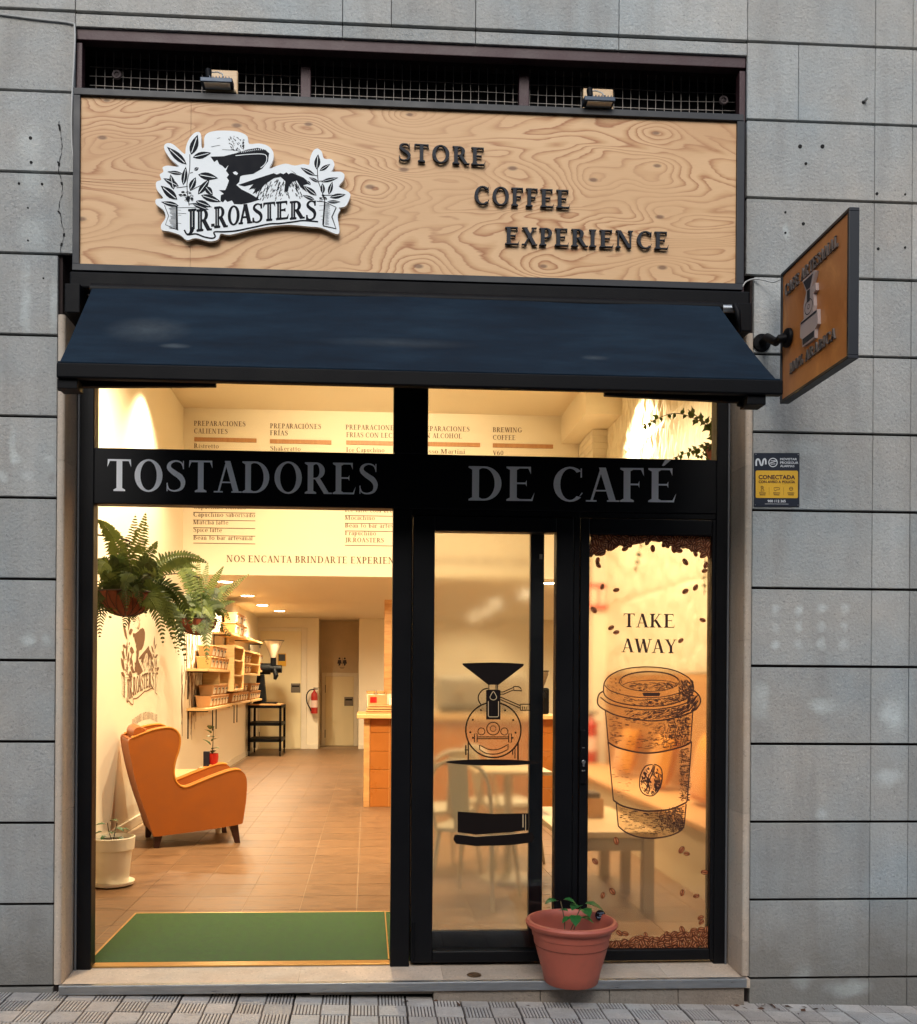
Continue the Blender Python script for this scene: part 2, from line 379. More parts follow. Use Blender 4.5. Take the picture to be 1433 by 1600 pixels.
    if c == 'l': return stem(.09, 0, 1, w, 'bf', .06), .32
    if c == 'm': return stem(.09, 0, .64, w, 'bf', .06)+stem(.39, 0, .42, w, 'b', .06)+stem(.69, 0, .42, w, 'b', .06)+ring(.33, .42, .18, .23, 0, 110, .1, .06)+ring(.63, .42, .18, .23, 0, 110, .1, .06), .93
    if c == 'n': return stem(.09, 0, .64, w, 'bf', .06)+stem(.40, 0, .42, w, 'b', .06)+ring(.34, .42, .18, .23, 0, 110, .1, .06), .64
    if c == 'o': return ring(.31, .32, .27, .335, 0, 360, w, .045), .62
    if c == 'p': return stem(.09, -.3, .64, w, 'bf', .06)+lowbowl(.33), .62
    if c == 'r': return stem(.09, 0, .64, w, 'bf', .06)+ring(.34, .44, .16, .2, 40, 130, .08, .09), .48
    if c == 's': return S_(.75, .65), .46
    if c == 't': return stem(.12, .05, .8, w, '')+[rect(.02, .6, .36, .64)]+ring(.24, .09, .12, .1, 180, 300, .1, .05), .40
    if c == 'u': return stem(.09, .18, .64, w, 'f')+stem(.38, 0, .64, w, 'f')+ring(.28, .2, .19, .22, 180, 330, .1, .06)+[rect(.48, 0, .55, .04)], .62
    if c == 'w': return diag(.24, 0, .10, .64, w)+diag(.25, 0, .38, .64, .05)+diag(.52, 0, .38, .64, w)+diag(.53, 0, .66, .64, .05), .76
    return ring(.25, .3, .2, .3, 0, 360), .5
def layout(s, track=.0):
    out = []; x = 0
    for c in s:
        g, a = glyph(c); out.append((c, x, g, a)); x += a+track
    return out, x-track
def put_text(mb, s, P0, P1, caph, nrm, depth=0., track=.02, mi=0, gap=.00012, per=None, up=(0, 0, 1)):
    """lay the string between P0 and P1 (baseline ends), capital height caph; nrm points to the reader"""
    P0, P1, nrm = Vector(P0), Vector(P1), Vector(nrm).normalized()
    lay, adv = layout(s, track); ux = (P1-P0)/adv; up = Vector(up)*caph
    for c, x0, g, a in lay:
        m = per(c) if per else mb
        for k, poly in enumerate(g):
            e = nrm*(gap*(k % 7))
            f = [P0+ux*(x0+x)+up*y+e for x, y in poly]
            if depth: m.hexa(f, [p-e-nrm*depth for p in f], mi)
            else: m.add(f, [tuple(range(len(f)))], mi)
def sans(s):
    c = bpy.data.curves.new('t', 'FONT'); c.body = s; c.resolution_u = 3
    o = bpy.data.objects.new('t', c); COL.objects.link(o)
    me = bpy.data.meshes.new_from_object(o.evaluated_get(bpy.context.evaluated_depsgraph_get()))
    vs = [v.co.copy() for v in me.vertices]; fs = [tuple(p.vertices) for p in me.polygons]
    bpy.data.objects.remove(o); bpy.data.curves.remove(c); bpy.data.meshes.remove(me)
    x0 = min(v.x for v in vs); x1 = max(v.x for v in vs)
    return [((v.x-x0)/(x1-x0), v.y) for v in vs], fs
def put_sans(mb, s, P0, P1, caph, nrm=(0, -1, 0), mi=0, up=(0, 0, 1)):
    vs, fs = sans(s); P0, P1 = Vector(P0), Vector(P1); k = caph/.7
    for i, (dx, dz) in enumerate(((0, 0), (.05, 0), (-.05, 0), (0, .04), (0, -.04))):
        o = Vector((dx*caph, -.00008*i, dz*caph)); mb.add([P0+o+(P1-P0)*x+Vector(up)*y*k for x, y in vs], fs, mi)

class Print:
    """flat print: strokes and filled shapes in picture coordinates laid on one plane"""
    def __init__(s, to3, nrm=(0, -1, 0)): s.mb = MB(); s.to3 = to3; s.k = 0; s.n = Vector(nrm)
    def e(s): s.k += 1; return s.n*(.00003*(s.k % 23))
    def poly(s, pts, mi=0, lift=0):
        e = s.e()+s.n*lift; s.mb.sheet([Vector(s.to3(*p))+e for p in pts], mi); return s
    def line(s, pts, w, mi=0, closed=False, lift=0):
        e = s.e()+s.n*lift; n = len(pts); L = []
        for i, p in enumerate(pts):
            a = pts[(i-1) % n] if closed or i > 0 else pts[i]; b = pts[(i+1) % n] if closed or i < n-1 else pts[i]
            tx, ty = b[0]-a[0], b[1]-a[1]; d = math.hypot(tx, ty) or 1
            L.append(((p[0]-ty/d*w/2, p[1]+tx/d*w/2), (p[0]+ty/d*w/2, p[1]-tx/d*w/2)))
        vs = [Vector(s.to3(*q))+e for ab in L for q in ab]
        s.mb.add(vs, [(2*i, 2*((i+1) % n), 2*((i+1) % n)+1, 2*i+1) for i in range(n if closed else n-1)], mi); return s
    def ell(s, cx, cy, rx, ry, w=None, a0=0, a1=360, mi=0, n=36, rot=0, lift=0):
        pts = []
        full = abs(a1-a0) >= 359
        for i in range(n+(0 if full else 1)):
            a = R(a0+(a1-a0)*i/n); x, y = rx*math.cos(a), ry*math.sin(a); c, q = math.cos(R(rot)), math.sin(R(rot))
            pts.append((cx+x*c-y*q, cy+x*q+y*c))
        return s.poly(pts, mi, lift) if w is None else s.line(pts, w, mi, full, lift)
    def leaf(s, x0, y0, x1, y1, w, mi=0, mid=None):
        dx, dy = x1-x0, y1-y0; d = math.hypot(dx, dy); nx, ny = -dy/d, dx/d; L = []; Rr = []
        for i in range(7):
            t = i/6; h = w*math.sin(math.pi*t**.85)*.5; L.append((x0+dx*t+nx*h, y0+dy*t+ny*h)); Rr.append((x0+dx*t-nx*h, y0+dy*t-ny*h))
        s.poly(L+Rr[5:0:-1], mi)
        if mid is not None: s.line([(x0+dx*.1, y0+dy*.1), (x0+dx*.85, y0+dy*.85)], max(2., w*.09), mid, lift=.0008)
        return s
def cm(pts, sub=4, closed=False):
    """smooth a coarse outline (Catmull-Rom)"""
    n = len(pts); out = []
    for i in range(n if closed else n-1):
        g = lambda k: pts[k % n] if closed else pts[min(max(k, 0), n-1)]
        p0, p1, p2, p3 = g(i-1), g(i), g(i+1), g(i+2)
        for k in range(sub):
            t = k/sub
            out.append(tuple(.5*(2*b+(c-a)*t+(2*a-5*b+4*c-d)*t*t+(3*b-a-3*c+d)*t**3) for a, b, c, d in zip(p0, p1, p2, p3)))
    if not closed: out.append(tuple(pts[-1]))
    return out

# ================================================================== MATERIAL SET
black_al = pm('black_aluminium', (9, 10, 14), .4, 0., .25, 3, .1, 300, spec=.22)
black_steel = pm('black_painted_steel', (8, 9, 13), .5, 0., .3, 8, .2, 200, spec=.12)
gun_grey = pm('grey_vinyl', (242, 246, 252), .6, 0, .04, 5)
maroon = pm('maroon_steel', (54, 27, 34), .5, .1, .3, 7, .3, 120)
void_dark = pm('void_shade', (17, 15, 16), .9, 0, .3, 3)  # near-black that stands for shade inside the grille opening, holes and crack
joint_dark = pm('joint_mortar', (44, 34, 33), .95, 0, .3, 20, .4, 90)
wire_m = pm('rusty_wire', (178, 170, 164), .7, .1, .3, 40)
marble = stone_mat('beige_marble', (196, 180, 164))
for n in marble.node_tree.nodes:
    if n.type == 'BUMP': n.inputs['Strength'].default_value = .08
alu = pm('worn_aluminium', (165, 170, 175), .32, .85, .3, 14, .2, 240, stretch=(1, 1, 8))
brass = pm('brass_trim', (190, 150, 90), .35, .8, .2, 12)
white_wall = pm('cream_wall_paint', (236, 226, 204), .75, 0, .03, 2, .12, 90)
ceil_m = pm('ceiling_paint', (226, 214, 190), .8, 0, .03, 2)
letter_dk = pm('dark_cut_letters', (44, 47, 54), .6, 0, .15, 20, spec=.2)
white_cable = pm('white_cable', (170, 172, 172), .5, 0, .1, 20)

# ================================================================== OUTDOOR SETTING
GX0, GX1 = -14., 14.
def pz(x): return -.100 - .0265*(x+.05)
P = MB(); P.add([(-40, -30, pz(-40)-.02), (40, -30, pz(40)-.02), (40, .034, pz(40)-.02), (-40, .034, pz(-40)-.02)], [(0, 1, 2, 3)])
pave_joint = pm('pavement_joint', (74, 72, 72), .95, 0, .3, 14, .4, 80)
pavement = struct('pavement', P, pave_joint)
tile_m = stone_mat('grey_paving_tile', (196, 190, 186))
# one ridged cement tile: four squares, ridges turned alternately, real relief
TS = .248
tm = MB(); tm.box(-TS/2+.0015, TS/2-.0015, -TS/2+.0015, TS/2-.0015, -.03, 0, 1)
for qx in (0, 1):
    for qy in (0, 1):
        x0, y0 = -TS/2+.004+qx*TS/2, -TS/2+.004+qy*TS/2; q = TS/2-.006
        nr = 8
        for k in range(nr):
            a = x0+k*q/nr+.003; b = x0+(k+1)*q/nr-.003
            if (qx+qy) % 2 == 0: vs = [(a, y0), (b, y0), (b, y0+q), (a, y0+q)]
            else:
                a = y0+k*q/nr+.0022; b = y0+(k+1)*q/nr-.0022; vs = [(x0, a), (x0+q, a), (x0+q, b), (x0, b)]
            tm.hexa([(x*1., y*1., .006) for x, y in vs][::-1], [(x, y, 0.0003) for x, y in vs][::-1])
tile_o = tm.build('paving_tile', [tile_m, pm('groove_dark', (98, 92, 90), .95, 0, .3, 30)], pavement); tme = tile_o.data  # groove floors are a darker grey than the ridge tops
first = True
for j in range(3):
    for i in range(-9, 13):
        x = i*.25+.06; y = -.125-.25*j+.03
        sl_ = math.atan(-.0265)
        o = tile_o if first else inst(tme, 'paving_tile', pavement, (0, 0, 0)); first = False
        o.location = (x, y, pz(x)+random.uniform(-.0015, .0015)); o.rotation_euler = (random.uniform(-.006, .006), -sl_+random.uniform(-.004, .004), random.uniform(-.004, .004))
# the tiles further out, towards the road, joined as one part
far = MB()
for j in range(3, 9):
    for i in range(-16, 18):
        x = i*.25+.06; y = -.125-.25*j+.03; h = TS/2-.002
        far.add([(x-h, y-h, pz(x-h)), (x+h, y-h, pz(x+h)), (x+h, y+h, pz(x+h)), (x-h, y+h, pz(x-h))], [(0, 1, 2, 3)])
tag(far.build('paving_field', tile_m, pavement), kind='stuff')

# ---- the far side of the narrow street, seen only as dark reflections
ob = thing('apartment_building', (0, -11, -.2), 'brown rendered building with dark windows across the street', 'building')
MB().box(-22, 22, -14, -11, -1.2, 7.6).build('wall', pm('brown_render', (104, 92, 84), .9, 0, .2, 1), ob)
for k in range(-7, 8):
    for z in (.2, 3.1, 5.4):
        MB().box(k*2.9-.6, k*2.9+.6, -11, -10.97, z, z+1.9).build('window', pm('dark_window', (18, 20, 24), .2), ob)
# ---- facade: stone slabs on a backing wall
def stn(u, v, ru, rv, a):
    p = at(u, v, 0); return (p.x, p.z, ru/330, rv/330, a)
stains_r = [stn(1212+c*36, 952+r_*27, 8, 10, .75) for c in range(4) for r_ in range(3)]
stains = stains_r+[stn(1190, 1095, 14, 32, .8), stn(1290, 1103, 28, 12, .8), stn(1397, 1115, 22, 32, .95), stn(1388, 1215, 24, 14, .8), stn(1283, 1272, 10, 14, .6),
    stn(1265, 765, 12, 22, -.35), stn(1288, 765, 7, 22, -.35), stn(1255, 700, 30, 12, .5), stn(1228, 362, 5, 16, .9), stn(1325, 1545, 40, 14, .55), stn(1255, 1525, 18, 22, .4),
    stn(48, 225, 22, 30, .5), stn(50, 285, 24, 30, .5), stn(52, 365, 24, 28, .5), stn(40, 465, 9, 60, .8), stn(84, 480, 8, 45, .6),
    stn(24, 715, 9, 9, .7), stn(42, 742, 9, 9, .5), stn(76, 717, 7, 7, .5), stn(82, 748, 6, 7, -.8), stn(6, 745, 8, 10, .6), stn(20, 690, 8, 30, .5),
    stn(44, 998, 14, 10, .8), stn(74, 1000, 9, 12, .6), stn(78, 1035, 12, 50, -.4), stn(20, 1550, 40, 12, -.4)]
slab_m = stone_mat('facade_stone', (172, 173, 172), stains, True)
fac = thing('shop_building', (0, 0, 0), 'grey stone clad building wall with dark horizontal joints around the coffee shop front', 'building facade')
bk = MB()
bk.box(-9, -1.375, .022, .45, -.3, 8); bk.box(1.777, 9, .022, .45, -.3, 8); bk.box(-1.352, 1.777, .022, .45, 4.262, 8)
bk.box(-1.352, 1.777, .26, .45, 2.98, 4.262)
bk.build('backing_wall', joint_dark, fac)
JZ = [1.426+.3627*k for k in range(-4, 13)]          # joint heights
JZ[0] = -.028; G = .006
cols_r = [(1.786, 2.357), (2.359, 2.539), (2.541, 3.2), (3.203, 3.9), (3.903, 4.8), (4.803, 6.5)]
cols_l = [(-6.4, -5.2), (-5.197, -4.0), (-3.997, -2.85), (-2.847, -1.39)]
def slab(x0, x1, z0, z1):
    m = MB(); d = random.uniform(-.0015, .001); m.box(x0, x1, -.0+d, .02, z0, z1); m.build('stone_slab', slab_m, fac, bevel=.002, bseg=1)
for k in range(-1, len(JZ)-1):
    z0 = JZ[k]+G if k >= 0 else -.4; z1 = JZ[k+1]-G if k >= 0 else JZ[0]-G
    if z0 > 5.6: break
    for i, (a, b) in enumerate(cols_r):
        if i == 0 and z0 > 2.9: a = 1.748
        if z0 > 4.0 and z0 < 4.3 and i == 0: a = 1.748
        if i == 0 and k == 11: slab(a, 1.99, z0, z1); slab(1.992, b, z0, z1); continue
        slab(a, b, z0, z1)
    for i, (a, b) in enumerate(cols_l):
        if i == 3 and z0 > 2.9: b = -1.322
        slab(a, b, z0, z1)
    if z0 > 4.3:
        for a, b in ((-1.319, -.131), (-.128, .09), (.093, .476), (.479, 1.14), (1.143, 1.745)): slab(a, b, z0, z1)
zt = 4.3257
for a, b in ((-1.319, -.131), (-.128, .476), (.479, 1.14), (1.143, 1.745)): slab(a, b, 4.262, zt-.0075)
# drill holes and left crack: near-black discs and strips for their inner shade; anchors
for (u, v, r_) in ((48, 216, 3), (49, 254, 2.6), (30, 287, 2.2), (66, 288, 2.2), (91, 254, 1.6), (44, 325, 1.5), (44, 376, 1.5), (68, 435, 1.5),
                   (1250, 229, 3.6), (1285, 229, 3.6), (1259, 256, 2.6), (1349, 160, 3), (1370, 303, 2.8), (1414, 304, 2), (1227, 332, 2), (1227, 364, 2), (1255, 350, 3), (1372, 389, 2.6), (1414, 387, 2.2)):
    p = at(u, v, 0); m = MB(); m.lathe([(0, -.0035), (r_/330*.8, -.0035), (r_/330, .004)], p, 12, 'y'); m.build('drill_hole', void_dark, fac)
p = at(1351, 158, 0); MB().lathe([(0, -.03), (.006, -.028), (.007, 0)], p, 10, 'y').build('anchor_bolt', white_cable, fac)
m = MB(); zz = 190; pts = []
while zz < 398:
    pts.append(at(95+3*math.sin(zz*.09)+random.uniform(-1.2, 1.2)+(2 if zz > 330 else 0), zz, 0)); zz += 5
for a, b in zip(pts, pts[1:]):
    w_ = random.choice((.0006, .001, .0012, .002, .005)); m.add([a+Vector((-w_, -.0035, 0)), a+Vector((w_, -.0035, 0)), b+Vector((w_*.8, -.0035, 0)), b+Vector((-w_*.8, -.0035, 0))], [(0, 1, 2, 3)])
m.build('wall_crack', void_dark, fac)
m = MB(); pts = [at(u, v, -.0) for u, v in ((1100, 1540), (1101, 1546))]

# marble jambs
def jamb(x0, x1, zs, label):
    t = thing('marble_jamb', ((x0+x1)/2, 0, zs[0]), label, 'door jamb', 'marble jambs beside the shop front')
    for a, b in zip(zs, zs[1:]):
        pf_ = [(x0, .17), (x0, 0)]+[((x0+x1)/2-(x1-x0)/2*math.cos(R(q)), -.0-.013*math.sin(R(q))) for q in range(15, 180, 15)]+[(x1, 0), (x1, .17)]
        m = MB(); m.prism([(x, y, a+.0006) for x, y in pf_], (0, 0, b-a-.0012)); m.build('marble_piece', marble, t, smooth=True)
jamb(-1.386, -1.352, [-.018, at(97, 1268, 0).z, at(97, 983, 0).z, at(97, 720, 0).z, 2.968], 'narrow beige marble jamb on the left side of the shop opening')
jamb(1.747, 1.782, [.0-.012, at(1172, 1470, 0).z, at(1172, 1271, 0).z, at(1172, 1000, 0).z, at(1172, 728, 0).z, 2.968], 'narrow beige marble jamb on the right side by the yellow alarm sign')

# door sill
riser_m = stone_mat('dirty_riser', (150, 138, 126))
sill = thing('door_sill', (.2, 0, -.1), 'pale marble door sill with a worn aluminium edge strip', 'door sill')
m = MB()
x_ = [-1.350, -.3, .36, 1.0, 1.4, 1.776]
for a, b in zip(x_, x_[1:]):
    m = MB(); m.hexa([(a+.0006, -.032, -.02), (b-.0006, -.032, -.02), (b-.0006, -.032, -.06), (a+.0006, -.032, -.06)], [(a+.0006, .235, -.002), (b-.0006, .235, -.002), (b-.0006, .235, -.06), (a+.0006, .235, -.06)]); m.build('marble_piece', marble, sill)
m = MB(); m.box(-1.352, 1.757, -.040, -.0325, -.056, -.0175); m.box(-1.352, 1.757, -.040, -.012, -.0175, -.0145)
m.build('edge_strip', alu, sill, bevel=.0015)
for a, b, n in ((-1.345, -.25, 0), (-.246, .31, 0), (.314, .80, 1), (.803, 1.12, 1), (1.123, 1.44, 1), (1.443, 1.752, 1)):
    m = MB(); y = -.012 if not n else -.024
    m.box(a, b, y, .05, pz(a)-.06 if n else pz(a)+.018, -.0565); m.build('riser_tile', riser_m, sill, bevel=.002, bseg=1)
m = MB(); p = at(741, 1521, .05); m.lathe([(0, .003), (.010, .004), (.028, .0035), (.034, 0)], (p.x, p.y, -.0125), 24); m.build('bolt_cover', pm('bronze', (110, 86, 62), .45, .7, .3, 40), sill)
# litter by the foot of the wall
leafm = pm('dry_leaf', (96, 66, 48), .8, 0, .3, 60)
m = MB()
for k in range(26):
    x = random.choice((random.gauss(1.82, .05), random.gauss(1.95, .1), random.uniform(-1.4, 3))); y = random.uniform(-.09, -.02) if k < 18 else random.uniform(-.3, -.05)
    a = random.uniform(0, 6.28); L = random.uniform(.008, .028 if k < 18 else .008); z = pz(x)+.006
    d = Vector((math.cos(a), math.sin(a), 0)); n = Vector((-d.y, d.x, 0)); c = Vector((x, y, z))
    m.add([c-d*L, c+n*L*.4+Vector((0, 0, L*.5)), c+d*L+Vector((0, 0, L*.3)), c-n*L*.4], [(0, 1, 2), (0, 2, 3)])
tag(m.build('dry_leaf_litter', leafm), 'small dry leaves and crumbs along the foot of the wall', 'litter', kind='stuff')

# ================================================================== SHOP FRONT
YF = .16
sf = thing('storefront', (.2, YF, 0), 'black aluminium shop front with glass panes, open left bay and grey lettering', 'shop front')
X = lambda u, v=1100, Y=YF: at(u, v, Y).x
Z = lambda v, u=573, Y=YF: at(u, v, Y).z
zt1, zt0 = 2.420, 2.160                     # transom band
xl, xa, xb, xr = -1.272, .119, .283, 1.677
def bar(n, x0, x1, z0, z1, y0=YF, y1=.235, b=.004, mt=black_al): return MB().box(x0, x1, y0, y1, z0, z1).build(n, mt, sf, bevel=b)
bar('stile', -1.350, xl, -.012, 3.14); bar('stile', xr, 1.744, -.012, 3.14)
bar('gasket', -1.3445, -1.3365, -.01, 3.0, YF-.008, YF+.002, .001, pm('grey_gasket', (96, 98, 102), .6))
bar('gasket', 1.7305, 1.7385, -.01, 3.0, YF-.008, YF+.002, .001, MATS['grey_gasket'])
bar('head_rail', xl, xr, 2.93, 3.14)
bar('mullion', xa, xb, zt1, 2.93, YF-.0025)
bar('transom', xl, xr, zt0, zt1, YF+.0)
bar('post', xa, X(642), -.006, zt0, YF-.002)
dl0, dl1 = X(642), X(873)
dz0, dz1 = Z(1506), zt0-.0
# door frame and leaf
bar('door_post', X(896), X(905), 0, zt0, YF+.004)
bar('door_head', dl0, xr, Z(803), zt0, YF+.006)
gx0, gx1, gz0, gz1 = X(678), X(868), Z(1487), Z(828)
for n, a, b, c, d in (('door_stile', X(644), gx0, .012, Z(804)), ('door_stile', gx1, X(895), .012, Z(804)), ('door_rail', gx0, gx1, gz1, Z(804)), ('door_rail', gx0, gx1, .012, gz0)):
    bar(n, a, b, c, d, YF-.006, .225, .005)
px0, px1 = X(920), X(1111)
for n, a, b, c, d in (('pane_stile', X(906), px0, .012, Z(804)), ('pane_stile', px1, xr-.001, .012, Z(804)), ('pane_rail', px0, px1, Z(829), Z(804)), ('pane_rail', px0, px1, .012, gz0)):
    bar(n, a, b, c, d, YF-.003, .225, .005)
clear = glass_mat('clear_glass', (.97, .98, .97))
film = glass_mat('filmed_glass', (.95, .92, .86), .17, 1.12, .10)
film2 = glass_mat('frosted_film_glass', (.97, .95, .9), .23, 1.12, .18)
MB().box(xl, xa, .19, .194, zt1, 2.93).build('window_pane', clear, sf)
MB().box(xb, xr, .19, .194, zt1, 2.93).build('window_pane', clear, sf)
MB().box(gx0, gx1, .185, .191, gz0, gz1).build('door_pane', clear, sf)
MB().box(px0, px1, .185, .191, gz0, Z(829)).build('display_pane', film, sf)
# sliding leaf standing behind the door
sx0, sx1 = at(640, 1100, .262).x, at(849, 1100, .262).x
sd = thing('sliding_door', ((sx0+sx1)/2, .27, 0), 'black framed sliding door leaf slid open behind the glass door', 'sliding door')
for n, a, b, c, d in (('stile', sx0, sx0+.05, .01, 2.15), ('stile', at(828, 1100, .262).x, sx1, .01, 2.15), ('rail', sx0+.05, sx1-.02, .01, at(700, 1455, .262).z), ('rail', sx0+.05, sx1-.02, 2.10, 2.149)):
    MB().box(a, b, .262 if n == 'stile' else .264, .30, c, d).build(n, pm('slate_aluminium', (18, 21, 28), .35, .1, .15, 4), sd, bevel=.002)
MB().box(sx0+.05, at(828, 1100, .262).x, .28, .284, at(700, 1455, .262).z, 2.10).build('glass_pane', film2, sd)
p = at(845, 870, .262); MB().box(p.x-.007, p.x+.007, .256, .262, p.z-.012, p.z+.012).build('lock_button', pm('steel_knob', (160, 162, 165), .3, .8), sd)
# door hardware
p = at(911, 1190, YF)
m = MB(); m.box(p.x-.016, p.x+.010, YF-.017, YF-.0035, at(911, 1224, YF).z, at(911, 1140, YF).z); lock = m.build('lock_plate', black_steel, sf, bevel=.003)
m = MB(); m.lathe([(0, -.026), (.009, -.025), (.010, -.017)], (p.x-.002, YF, p.z), 16, 'y'); m.box(p.x-.007, p.x+.003, YF-.024, YF-.017, p.z-.022, p.z); m.build('lock_cylinder', MATS['steel_knob'], lock, bevel=.001)
m = MB(); m.box(p.x-.010, p.x+.006, YF-.021, YF-.017, p.z-.045, p.z-.038); m.box(p.x-.008, p.x+.003, YF-.021, YF-.017, p.z+.066, p.z+.069); m.build('screw', MATS['steel_knob'], lock)
m = MB(); m.box(X(646), X(651), YF-.012, YF-.006, Z(1502), Z(1440)); m.build('floor_bolt', black_steel, sf, bevel=.002)
# lettering on the transom
def letters_on(parent, s, a, b, cap, Y, mat, depth=0., name='letter', track=.02, bevel=0):
    per = {}
    lay, adv = layout(s, track); P0, P1 = at(*a, Y), at(*b, Y); ux = (P1-P0)/adv
    for c, x0, g, wd in lay:
        if not g: continue
        m = MB(); nrm = Vector((0, -1, 0))
        for k, poly in enumerate(g):
            e = nrm*(.00012*(k % 9)); f = [P0+ux*(x0+x)+Vector((0, 0, y*cap))+e for x, y in poly]
            if depth: m.hexa(f, [q+Vector((0, depth, 0)) for q in f])
            else: m.add(f, [tuple(range(len(f)))])
        m.build(name, mat, parent)
ppm = FL/(YF+4.18)
letters_on(sf, 'TOSTADORES', (165, 767), (593, 773), 49/ppm, YF-.0012, gun_grey, track=.0)
letters_on(sf, 'DE CAFÉ', (731, 782), (1060, 785), 54/ppm, YF-.0012, gun_grey, track=.0)

# ================================================================== TAKE-AWAY STICKER on the right pane
YP = .1838
bean_b = pm('printed_bean', (182, 104, 60), .6, 0, .25, 60); bean_d = pm('printed_bean_shade', (72, 32, 18), .6, 0, .1, 40); bean_l = pm('printed_bean_light', (236, 168, 118), .6, 0, .1, 40)
translucent(bean_b, .5, (200, 112, 62)); translucent(bean_d, .45, (110, 52, 30)); translucent(bean_l, .5, (250, 180, 120))
ink = pm('brown_ink', (52, 24, 16), .6, 0, .1, 20)
ta = thing('window_sticker', (at(1010, 1100, YP).x, YP, 1.0), 'take away sticker with coffee cup and falling beans on the right glass pane', 'sticker')
def bean_mesh(lt):
    m = MB(); s = .019
    def el(rx, ry, y, mi, n=12):
        m.add([(rx*math.cos(2*math.pi*i/n), y, ry*math.sin(2*math.pi*i/n)) for i in range(n)], [tuple(range(n))], mi)
    el(.0105*1.08, s*.92, 0, 1); el(.0094, s*.80, -.0002, 0)
    m.add([(-.0072, -.0003, .006), (-.005, -.0003, .012), (-.0024, -.0003, .0125), (-.0034, -.0003, 0), (-.0058, -.0003, -.006)], [(0, 1, 2, 3, 4)], 2)
    m.add([(.0035, -.0003, .008), (.0058, -.0003, .010), (.0068, -.0003, 0), (.0052, -.0003, -.009), (.0038, -.0003, -.004)], [(0, 1, 2, 3, 4)], 2)
    c = [(-.0012, .0145), (.0012, .007), (-.0010, 0), (.0012, -.007), (-.0008, -.0145)]
    for (a, b), (c_, d) in zip(c, c[1:]): m.add([(a-.0012, -.0004, b), (a+.0012, -.0004, b), (c_+.0012, -.0004, d), (c_-.0012, -.0004, d)], [(0, 1, 2, 3)], 1)
    return m
bo = bean_mesh(1).build('bean', [bean_b, bean_d, bean_l], ta, loc=(0, 0, 0)); bme = bo.data
spots = []
for r_ in range(6):
    for k in range(24):
        u = 924+k*8.0+random.uniform(-3, 3); v = 833+r_*8+random.uniform(-3, 3)
        dep = 829+20+26*(abs(u-1015)/95)**1.6
        if v < dep and u < 1108: spots.append((u, v, 1))
for r_ in range(5):
    for k in range(22):
        u = 950+k*7.6+random.uniform(-3, 3); v = 1482-r_*7.5+random.uniform(-2, 2)
        dep = 1487-18-24*max(0, (u-960)/150)**1.3
        if v > dep and u < 1108: spots.append((u, v, 1))
spots += [(u, v, .9) for u, v in ((934, 876), (935, 883), (1071, 878), (977, 857), (1020, 857), (1053, 858), (1061, 860), (1103, 883), (1101, 892), (941, 917), (963, 922), (1071, 924), (1087, 918), (928, 953), (955, 981), (963, 988), (1098, 969), (1064, 1001),
          (963, 1314), (930, 1346), (1065, 1328), (1073, 1334), (1101, 1363), (957, 1393), (942, 1399), (1066, 1395), (1088, 1400), (1095, 1434), (1096, 1441), (1066, 1453), (1009, 1461), (968, 1458), (977, 1459), (1052, 1460))]
bed = MB(); bm_ = bean_mesh(1)
for k in range(420):
    if k < 270:
        u = random.uniform(921, 1110); dep = 829+15+24*(abs(u-1015)/95)**1.6; v = random.uniform(830, dep)
    else:
        u = random.uniform(948, 1110); dep = 1487-14-22*max(0, (u-960)/150)**1.3; v = random.uniform(dep, 1486)
    p = at(u, v, YP-.00001*(k % 30)); a = random.uniform(0, 3.14); ca, sa = math.cos(a), math.sin(a); s = random.uniform(.9, 1.2)
    o_ = len(bed.v); bed.v += [p+Vector((q.x*ca-q.z*sa, q.y*.5, q.x*sa+q.z*ca))*s for q in bm_.v]; bed.f += [[o_+i for i in f] for f in bm_.f]; bed.mi += bm_.mi
tag(bed.build('bean_bed', [bean_b, bean_d, bean_l], ta), kind='stuff')
spots = spots[:299]
for i, (u, v, s) in enumerate(spots):
    p = at(u, v, YP-.0004-.00055*(i % 7)); o = bo if i == 0 else inst(bme, 'bean', ta, p)
    o.location = p-WL[ta.name]; s *= random.uniform(.95, 1.3); o.scale = (s, 1, s); o.rotation_euler = (0, random.uniform(-1.6, 1.6), 0)
letters_on(ta, 'TAKE', (973, 980), (1056, 981), 22/ppm, YP-.0006, ink, track=.03)
letters_on(ta, 'AWAY', (971, 1019), (1058, 1021), 22/ppm, YP-.0006, ink, track=-.01)
sep = NT('sepia_film'); sep.b.inputs['Base Color'].default_value = (*lin((96, 62, 40)), 1); sep.b.inputs['Roughness'].default_value = .6
smx = sep.n('ShaderNodeMixShader'); str_ = sep.n('ShaderNodeBsdfTransparent'); sn = sep.noise(sep.pos((1, 1, 2)), 16, 5, .7)
str_.inputs[0].default_value = (.90, .80, .66, 1); sep.l(sep.math('MULTIPLY_ADD', sn, .5, -.12), smx.inputs[0]); sep.l(str_.outputs[0], smx.inputs[1]); sep.l(sep.b.outputs[0], smx.inputs[2]); sep.l(smx.outputs[0], sep.out.inputs[0])
cf = Print(lambda x, y: at(880+x/5.332, 1030+y/5.332, YP+.0004))
cf.poly([(335, 270), (345, 190), (400, 130), (500, 85), (650, 65), (800, 70), (930, 95), (1040, 150), (1083, 210), (1090, 262), (1130, 300), (1145, 350), (1120, 400), (1080, 440), (1062, 690), (1000, 725), (850, 765), (720, 782), (600, 773), (450, 735), (375, 690), (352, 432), (300, 390), (285, 350), (300, 290)])
cf.poly([(442, 1195), (500, 1225), (650, 1260), (750, 1265), (900, 1248), (1025, 1195), (1006, 1398), (960, 1440), (870, 1475), (740, 1492), (620, 1480), (520, 1440), (458, 1390)])
